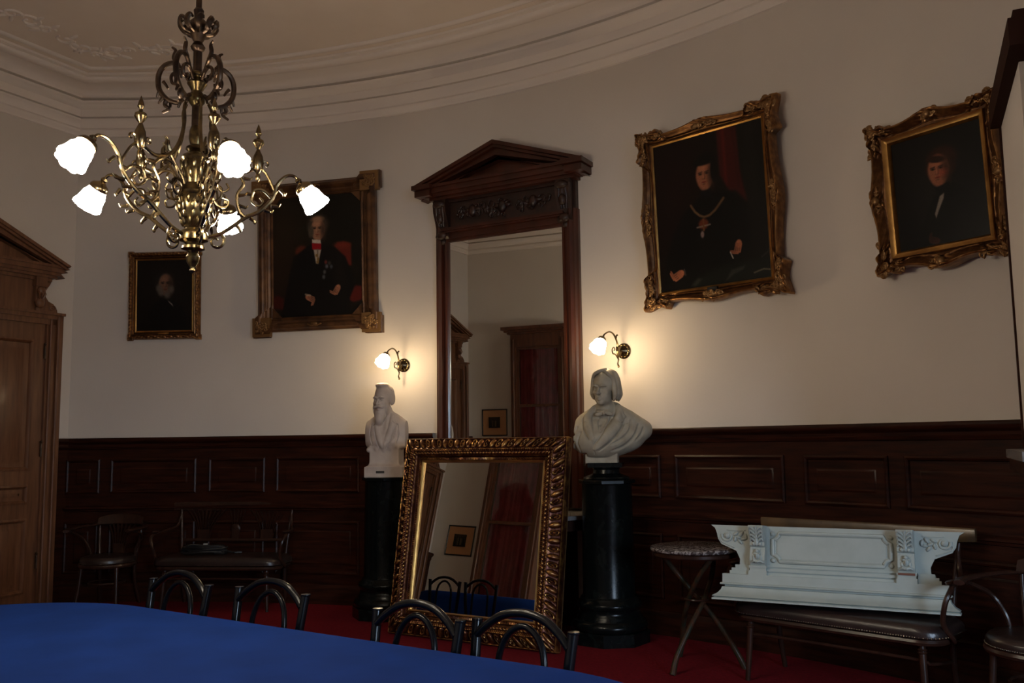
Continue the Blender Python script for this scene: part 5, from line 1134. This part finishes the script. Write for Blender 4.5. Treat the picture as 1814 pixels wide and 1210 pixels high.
# notched rectangular panel moulding with corner buttons
def notched(w, z0, z1, r):
    out = []
    for cx, cz, a0 in ((w, z1, 180), (w, z0, 90), (-w, z0, 0), (-w, z1, -90)):
        seq = [rad(a0+90*k/5) for k in range(6)]
        out += [(cx+r*cos(a), cz+r*sin(a)) for a in seq]
    return out
mb = MB(); mb.tube([(x, 0.054, z) for x, z in notched(0.325, 0.232, 0.398, 0.038)], 0.012, 8, closed=True)
mb.tube([(x, 0.056, z) for x, z in notched(0.312, 0.244, 0.386, 0.036)], 0.004, 6, closed=True)
for sx in (-1, 1):
    for z in (0.238, 0.392): mb.ell((sx*0.325, 0.055, z), (0.014, 0.012, 0.014))
mb.build('panel_moulding', 'white', wc)
mb = MB(); mb.box(-0.30, 0.30, 0.053, 0.060, 0.248, 0.382); mb.build('panel', 'white', wc, smooth=False)
for sx in (-1, 1):
    cx = sx*0.405; w = 0.043
    mb = MB(); sec = [(0.05, 0.205), (0.005, 0.205), (-0.002, 0.215), (-0.012, 0.235), (-0.010, 0.262), (0.002, 0.292), (0.008, 0.312), (-0.004, 0.315), (-0.010, 0.322), (-0.008, 0.34), (-0.022, 0.37), (-0.045, 0.405), (-0.055, 0.425), (-0.045, 0.437), (0.05, 0.437)]
    sec = [(0.06 if d == 0.05 else d, z) for d, z in sec]; a = [mb.pt((cx-w, d, z)) for d, z in sec]; b = [mb.pt((cx+w, d, z)) for d, z in sec]; n = len(sec); mb.f.append(tuple(a)); mb.f.append(tuple(b))
    for k in range(n): mb.face(a[k], a[(k+1) % n], b[(k+1) % n], b[k])
    mb.box(cx-w-.01, cx+w+.01, -0.008, 0.06, 0.15, 0.176); mb.box(cx-w-.004, cx+w+.004, -0.001, 0.05, 0.176, 0.192); mb.box(cx-w-.008, cx+w+.008, -0.006, 0.05, 0.192, 0.205)
    co = mb.build('corbel', 'white', wc, ang=25)
    mb = MB()     # acanthus leaf above, small carved mask of fruit below
    mb.tube([(cx, -0.055, 0.432), (cx, -0.040, 0.40), (cx, -0.022, 0.36), (cx, -0.018, 0.335)], [0.008, 0.007, 0.010, 0.013], 7)
    for q in (-1, 1):
        for j in range(4):
            z = 0.425-j*0.022; y = -0.052+j*0.0095
            mb.tube(catmull([(cx+q*0.006, y+0.004, z-0.02), (cx+q*0.018, y-0.002, z-0.006), (cx+q*0.031, y-0.004, z), (cx+q*0.037, y, z-0.012)], 4), [0.004, 0.007, 0.006, 0.003], 6)
    for q in (-1, 0, 1): mb.ell((cx+q*0.017, -0.016, 0.330), (0.012, 0.008, 0.012), None, 8, 6)
    mb.ell((cx, -0.014, 0.262), (0.017, 0.012, 0.022)); mb.ell((cx, -0.016, 0.288), (0.013, 0.012, 0.012)); mb.ell((cx, -0.028, 0.262), (0.005, 0.007, 0.012), None, 8, 6)
    for q in (-1, 1): mb.ell((cx+q*0.013, -0.018, 0.275), (0.008, 0.007, 0.006), None, 8, 6); mb.ell((cx+q*0.020, -0.010, 0.250), (0.010, 0.008, 0.016)); mb.tube([(cx+q*0.035, -0.008, 0.222), (cx+q*0.018, -0.018, 0.232), (cx, -0.020, 0.226)], [0.005, 0.009, 0.009], 7)
    mb.build('carved_leaf', 'white', co)
    if sx > 0: mb = MB(); mb.box(cx-w, cx+w, -0.0065, 0.02, 0.1925, 0.2045); mb.T = None; mb.build('chipped_edge', 'rust', co, smooth=False, M4=Matrix.Translation((0, -0.004, 0.0)))
    mb = MB()
    mb.tube([(sx*(0.598)+p[0]*sx, 0.055, p[1]) for p in [(0.034*(1-.75*t)*cos(0.3-t*8.5), 0.372+0.034*(1-.75*t)*sin(0.3-t*8.5)) for t in np.linspace(0, 1, 30)]], [0.008, 0.007, 0.005], 7)
    mb.ell((sx*0.598, 0.055, 0.372), (0.018, 0.016, 0.018)); 
    mb.tube(catmull([(sx*0.632, 0.057, 0.378), (sx*0.640, 0.057, 0.345), (sx*0.61, 0.057, 0.325), (sx*0.555, 0.057, 0.305)], 5), 0.005, 6)
    mb.tube(catmull([(sx*0.60, 0.057, 0.408), (sx*0.56, 0.057, 0.405), (sx*0.49, 0.057, 0.405)], 4), 0.005, 6)
    for x, z, aa in ((0.545, 0.385, 30), (0.53, 0.365, -20), (0.51, 0.385, 60), (0.50, 0.355, 10), (0.52, 0.340, -50), (0.485, 0.37, 100), (0.55, 0.355, 80)): mb.ell((sx*x, 0.055, z), (0.019, 0.012, 0.009), Matrix.Rotation(rad(aa)*sx, 3, 'Y'), 8, 6)
    mb.build('volute', 'white', wc)

# ------------------------------------------------------------------ meeting table, blue cloth
te = Vector((0.833, -0.553, 0)); tn = Vector((0.553, 0.833, 0)); E0, E1, RAD = -3.58, -1.48, 0.745; NC = 2.44-RAD
tc = te*((E0+E1)/2)+tn*NC; tang = atan2(te.y, te.x); HL = (E1-E0)/2
def stadium(r, n=26):
    out = [(HL+r*cos(a), r*sin(a)) for a in np.linspace(-pi/2, pi/2, n)]+[(-HL+r*cos(a), r*sin(a)) for a in np.linspace(pi/2, 3*pi/2, n)]
    return out
def densify(P, d=0.05):
    out = []
    for i in range(len(P)):
        a, b = P[i], P[(i+1) % len(P)]; L = hypot(b[0]-a[0], b[1]-a[1]); m = max(1, int(L/d))
        out += [(a[0]+(b[0]-a[0])*k/m, a[1]+(b[1]-a[1])*k/m) for k in range(m)]
    return out
mt = thing('meeting_table', 'long oval meeting table hidden under the blue cloth', 'table', (tc.x, tc.y, 0), tang)
mb = MB(); slab(mb, stadium(RAD-0.01), 0.715, 0.744); mb.build('tabletop', 'mahog', mt, smooth=False)
for x in (-HL, HL):
    for y in (-0.4, 0.4): mb = MB(); mb.tube([(x, y, 0), (x, y, 0.715)], [0.025, 0.035], 12); mb.build('leg', 'mahog', mt)
mb = MB(); base = densify(stadium(RAD), 0.03); nb = len(base); ctr = [(-HL+2*HL*min(1, max(0, (p[0]+HL)/(2*HL))), 0) for p in base]
rows = []
for f in (0.0, 0.2, 0.4, 0.6, 0.8, 0.93, 0.985): rows.append([(c[0]+(p[0]-c[0])*f, c[1]+(p[1]-c[1])*f, 0.7505+0.0012*sin(p[0]*3+f*4)*f) for p, c in zip(base, ctr)])
for dz, off in ((0.002, 1.0), (0.014, 1.008), (0.08, 1.012), (0.16, 1.016), (0.255, 1.018)):
    row = []
    for i, (p, c) in enumerate(zip(base, ctr)):
        s_ = i*0.03; fold = 0.022*min(1, dz/0.45)*(sin(s_*9.0)+0.6*sin(s_*17.3+1)); q = hypot(p[0]-c[0], p[1]-c[1]) or 1
        row.append((c[0]+(p[0]-c[0])*(off+fold/q), c[1]+(p[1]-c[1])*(off+fold/q), 0.7505-dz))
    rows.append(row)
mb.grid(rows, True); tcl = mb.build('tablecloth', 'cloth', None, ang=60); tcl.location = (tc.x, tc.y, 0); tcl.rotation_euler = (0, 0, tang)
tag(tcl, 'plain blue cloth covering the long oval table in the foreground', 'tablecloth')

def cloth_table(loc, ang, HLn, rad_, lt, lc):
    global HL
    keep = HL; HL = HLn
    m2 = thing('meeting_table', lt, 'table', loc, ang)
    mb = MB(); slab(mb, stadium(rad_-0.01), 0.715, 0.744); mb.build('tabletop', 'mahog', m2, smooth=False)
    for x in (-HLn, HLn):
        for y in (-0.3, 0.05): mb = MB(); mb.tube([(x, y, 0), (x, y, 0.715)], [0.025, 0.035], 12); mb.build('leg', 'mahog', m2)
    mb = MB(); base = densify(stadium(rad_), 0.03); ctr = [(min(HLn, max(-HLn, p[0])), 0) for p in base]; rows = []
    for dz, off in ((-0.001, 0.0), (0, 0.5), (0, 0.97), (0.012, 1.008), (0.08, 1.012), (0.16, 1.016), (0.255, 1.02)):
        rows.append([(c[0]+(p[0]-c[0])*(off+(0.03*min(1, max(0, dz)/0.45)*(sin(i*.27)+.6*sin(i*.52+1)))), c[1]+(p[1]-c[1])*(off+(0.03*min(1, max(0, dz)/0.45)*(sin(i*.27)+.6*sin(i*.52+1)))), 0.7505-dz) for i, (p, c) in enumerate(zip(base, ctr))])
    mb.grid(rows, True); o = mb.build('tablecloth', 'cloth', None, ang=60); o.location = loc; o.rotation_euler = (0, 0, ang); tag(o, lc, 'tablecloth'); HL = keep
cloth_table((-3.795, 4.68, 0), atan2(te.y, te.x), 0.50, 0.50, 'second table under blue cloth, seen only in the leaning gilt mirror', 'blue cloth on the second table, seen only in the leaning gilt mirror')

# ------------------------------------------------------------------ four black tube chairs on the far side of the table
def make_chair():
    t = thing('tube_chair', '', 'chair')          # faces -y (the table); back towards +y
    mb = MB(); circ = [(0.205*cos(2*pi*k/36), -0.17+0.20*sin(2*pi*k/36)) for k in range(36)]; cushion(mb, circ, 0.42, 0.465); mb.build('seat', 'blacksoft', t)
    for sx in (-1, 1):
        mb = MB(); mb.tube(catmull([(sx*0.185, 0.09, 0), (sx*0.165, 0.0, 0.25), (sx*0.165, -0.035, 0.45), (sx*0.185, 0.0, 0.64), (sx*0.198, 0.035, 0.835)], 6), [0.013, 0.015, 0.016, 0.0175, 0.0185], 12)
        mb.build('back_post', 'black', t)
        mb = MB(); mb.lathe([(0.0185, 0.832), (0.020, 0.836), (0.019, 0.841), (0.0, 0.842)], (sx*0.1985, 0.0362, 0), 12); mb.build('post_cap', 'black', t)
        mb = MB(); mb.tube(catmull([(sx*0.19, -0.34, 0), (sx*0.17, -0.31, 0.25), (sx*0.15, -0.28, 0.43)], 5), [0.012, 0.014], 12); mb.build('leg', 'black', t)
    mb = MB(); mb.tube(catmull([(-0.19, 0.022, 0.790), (-0.15, 0.03, 0.825), (-0.085, 0.038, 0.862), (0, 0.04, 0.876), (0.085, 0.038, 0.862), (0.15, 0.03, 0.825), (0.19, 0.022, 0.790)], 7), 0.0145, 12); mb.build('back_arch', 'black', t)
    mb = MB(); mb.tube(catmull([(-0.10, -0.03, 0.44), (-0.098, 0.0, 0.60), (-0.092, 0.022, 0.735), (-0.06, 0.033, 0.805), (0, 0.037, 0.835), (0.06, 0.033, 0.805), (0.092, 0.022, 0.735), (0.098, 0.0, 0.60), (0.10, -0.03, 0.44)], 7), 0.0115, 12); mb.build('inner_arch', 'black', t)
    mb = MB(); mb.tube([(0.165*cos(2*pi*k/32), -0.155+0.155*sin(2*pi*k/32), 0.26) for k in range(32)], 0.008, 8, closed=True); mb.build('stretcher', 'black', t)
    return t
c0 = make_chair()
CH = [((-1.48, 4.09), 34.4, 'black tube chair at the far left of the four pushed up to the blue table'),
      ((-1.003, 3.81), 33.6, 'black tube chair second from the left of the four at the blue table'),
      ((-0.344, 3.25), 37.5, 'black tube chair in front of the left half of the leaning gilt mirror'),
      ((0.024, 3.04), 38.5, 'black tube chair nearest the right end of the blue table')]
for i, ((x, y), d, lab) in enumerate(CH):
    o = c0 if i == 0 else copy_tree(c0)
    a = rad(d); o.rotation_euler = (0, 0, -a); o.location = (x-0.035*sin(a), y-0.035*cos(a), 0); o['label'] = lab; o['group'] = 'black tube chairs at the blue table'

for (x, y), lab in (((-3.75, 5.41), 'left one of the two tube chairs reflected in the leaning gilt mirror'), ((-3.36, 5.15), 'right one of the two tube chairs reflected in the leaning gilt mirror')):
    o = copy_tree(c0); o.location = (x, y, 0); o.rotation_euler = (0, 0, -rad(33)); o['label'] = lab; o['group'] = 'black tube chairs at the second table'

# ------------------------------------------------------------------ right edge: chimney breast with marble shelf and a framed mirror
F0 = Vector((2.475, 4.475, 0)); ud = Vector((-0.407, -0.914, 0)); 
cbx = atan2(ud.y, ud.x)    # local x along the face towards the camera, local y into the breast
cbo = bpy.data.objects.new('wall_chimney', None); COL.objects.link(cbo); cbo.location = F0; cbo.rotation_euler = (0, 0, cbx); struct(cbo, 'chimney breast at the right edge of the photo')
# local axes: x = ud (towards camera), y = left of x
mb = MB(); mb.box(0.30, 0.90, 0.95, 1.25, 0, 1.30); mb.box(0.02, 0.90, 0.03, 1.25, 1.30, 3.0); mb.box(1.0, 1.2, 0.10, 1.25, 2.0, ZC); mb.build('masonry', 'wall', cbo, smooth=False)
rm = thing('wall_panelling', 'dark mahogany trim and overhanging cornice seen almost edge-on at the right edge', 'wooden trim', F0, cbx)
mb = MB(); mb.box(0.0, 0.020, 0.02, 0.10, 1.37, 3.12); mb.build('edge_strip', 'dado', rm, smooth=False)
mb = MB(); mb.box(0.0, 1.1, -0.02, 0.07, 2.985, 3.10); mb.box(0.0, 1.1, 0.0, 0.07, 3.10, 3.13); mb.build('lintel', 'beam', rm, smooth=False)
mb = MB(); mb.box(0.36, 1.2, -0.04, 0.08, 3.54, 3.58); mb.box(0.33, 1.2, -0.07, 0.08, 3.58, 3.61); mb.box(0.30, 1.2, -0.10, 0.08, 3.61, 3.66); mb.build('cornice', 'dado', rm, smooth=False)
ms = thing('mantel_shelf', 'grey marble shelf at the right edge of the photo, above the armchair', 'shelf', F0, cbx)
mb = MB(); slab(mb, [(0.03, 0.60), (0.0, 0.10), (0.0, 0.03), (0.04, -0.03), (0.10, -0.06), (0.85, -0.06), (0.85, 0.60)], 1.325, 1.365); mb.build('marble_top', 'wmarble', ms, smooth=False)
mb = MB(); mb.box(0.12, 0.85, -0.05, 0.60, 1.27, 1.324); mb.build('base', 'dado', ms, smooth=False)

# ------------------------------------------------------------------ seen in the mirrors: glazed casement with red curtain, small framed print
def south(s_): return (COR2[0]+SD[0]*s_, COR2[1]+SD[1]*s_)
x, y = south(1.305)
gc = thing('glazed_cabinet', 'tall dark wooden glazed casement with a red curtain behind the glass, seen in both mirrors', 'cabinet', (x, y, 0), SZ)
mb = MB()
for sx in (-1, 1): mb.box(min(sx*.45, sx*.36), max(sx*.45, sx*.36), -0.25, 0, 0, 3.0)
mb.box(-.45, .45, -0.25, 0, 2.88, 3.08); mb.box(-.49, .49, -0.29, 0, 3.08, 3.11); mb.box(-.53, .53, -0.33, 0, 3.11, 3.14); mb.box(-.565, .565, -0.37, 0, 3.14, 3.19); mb.box(-.36, .36, -0.24, 0, 0, 0.25)
for sx in (-1, 1): mb.tube([(sx*.405, -0.25, 0.0), (sx*.405, -0.25, 3.0)], 0.014, 8)
mb.build('case', 'cabwood', gc, ang=30)
mb = MB()
for sx in (-1, 1): mb.box(min(sx*.36, sx*.32), max(sx*.36, sx*.32), -0.225, -0.19, 0.25, 2.88)
for z in (0.25, 1.95, 2.84): mb.box(-.32, .32, -0.225, -0.19, z, z+0.04)
mb.build('sash', 'cabwood', gc, smooth=False)
mb = MB(); mb.box(-.325, .325, -0.21, -0.205, 0.27, 2.86); mb.build('pane', 'glass', gc, smooth=False)
mb = MB(); rows = []
for z in (0.26, 1.0, 2.0, 2.87): rows.append([(x_, -0.11+0.030*sin(x_*52+0.6*sin(z*1.3))+0.012*sin(x_*113), z) for x_ in np.linspace(-.355, .355, 160)])
mb.grid(rows); mb.build('curtain', 'curtain', gc)
x, y = south(0.46)
fp = thing('framed_print', 'small dark print in a buff mount and thin black frame, seen in both mirrors', 'picture', (x, y, 1.725), SZ)
mb = MB(); frame(mb, 0.20, 0.195, 0.218, 0.213, [(0, 0.014), (0.4, 0.022), (1, 0.018)], res=0.03); mb.build('frame', 'frameblack', fp)
mb = MB(); mb.box(-0.205, 0.205, -0.010, -0.002, -0.20, 0.20); mb.build('mount', 'paper', fp, smooth=False)
P = Paint(90, 82, (46, 40, 34)); P.blob(.5, .4, .5, .4, (70, 60, 48), 0, 1.2, .8)
for k in range(5): P.poly([(.12+.17*k, .95), (.12+.17*k, .3), (.20+.17*k, .15), (.25+.17*k, .95)], (20, 17, 15), .01, .8)
P.poly([(.3, .9), (.3, .4), (.38, .3), (.45, .4), (.45, .9)], (110, 96, 76), .01, .8); P.poly([(.56, .9), (.56, .35), (.63, .28), (.7, .35), (.7, .9)], (96, 82, 64), .01, .8)
canvas('print', P, 0.19, 0.17, -0.032, fp)
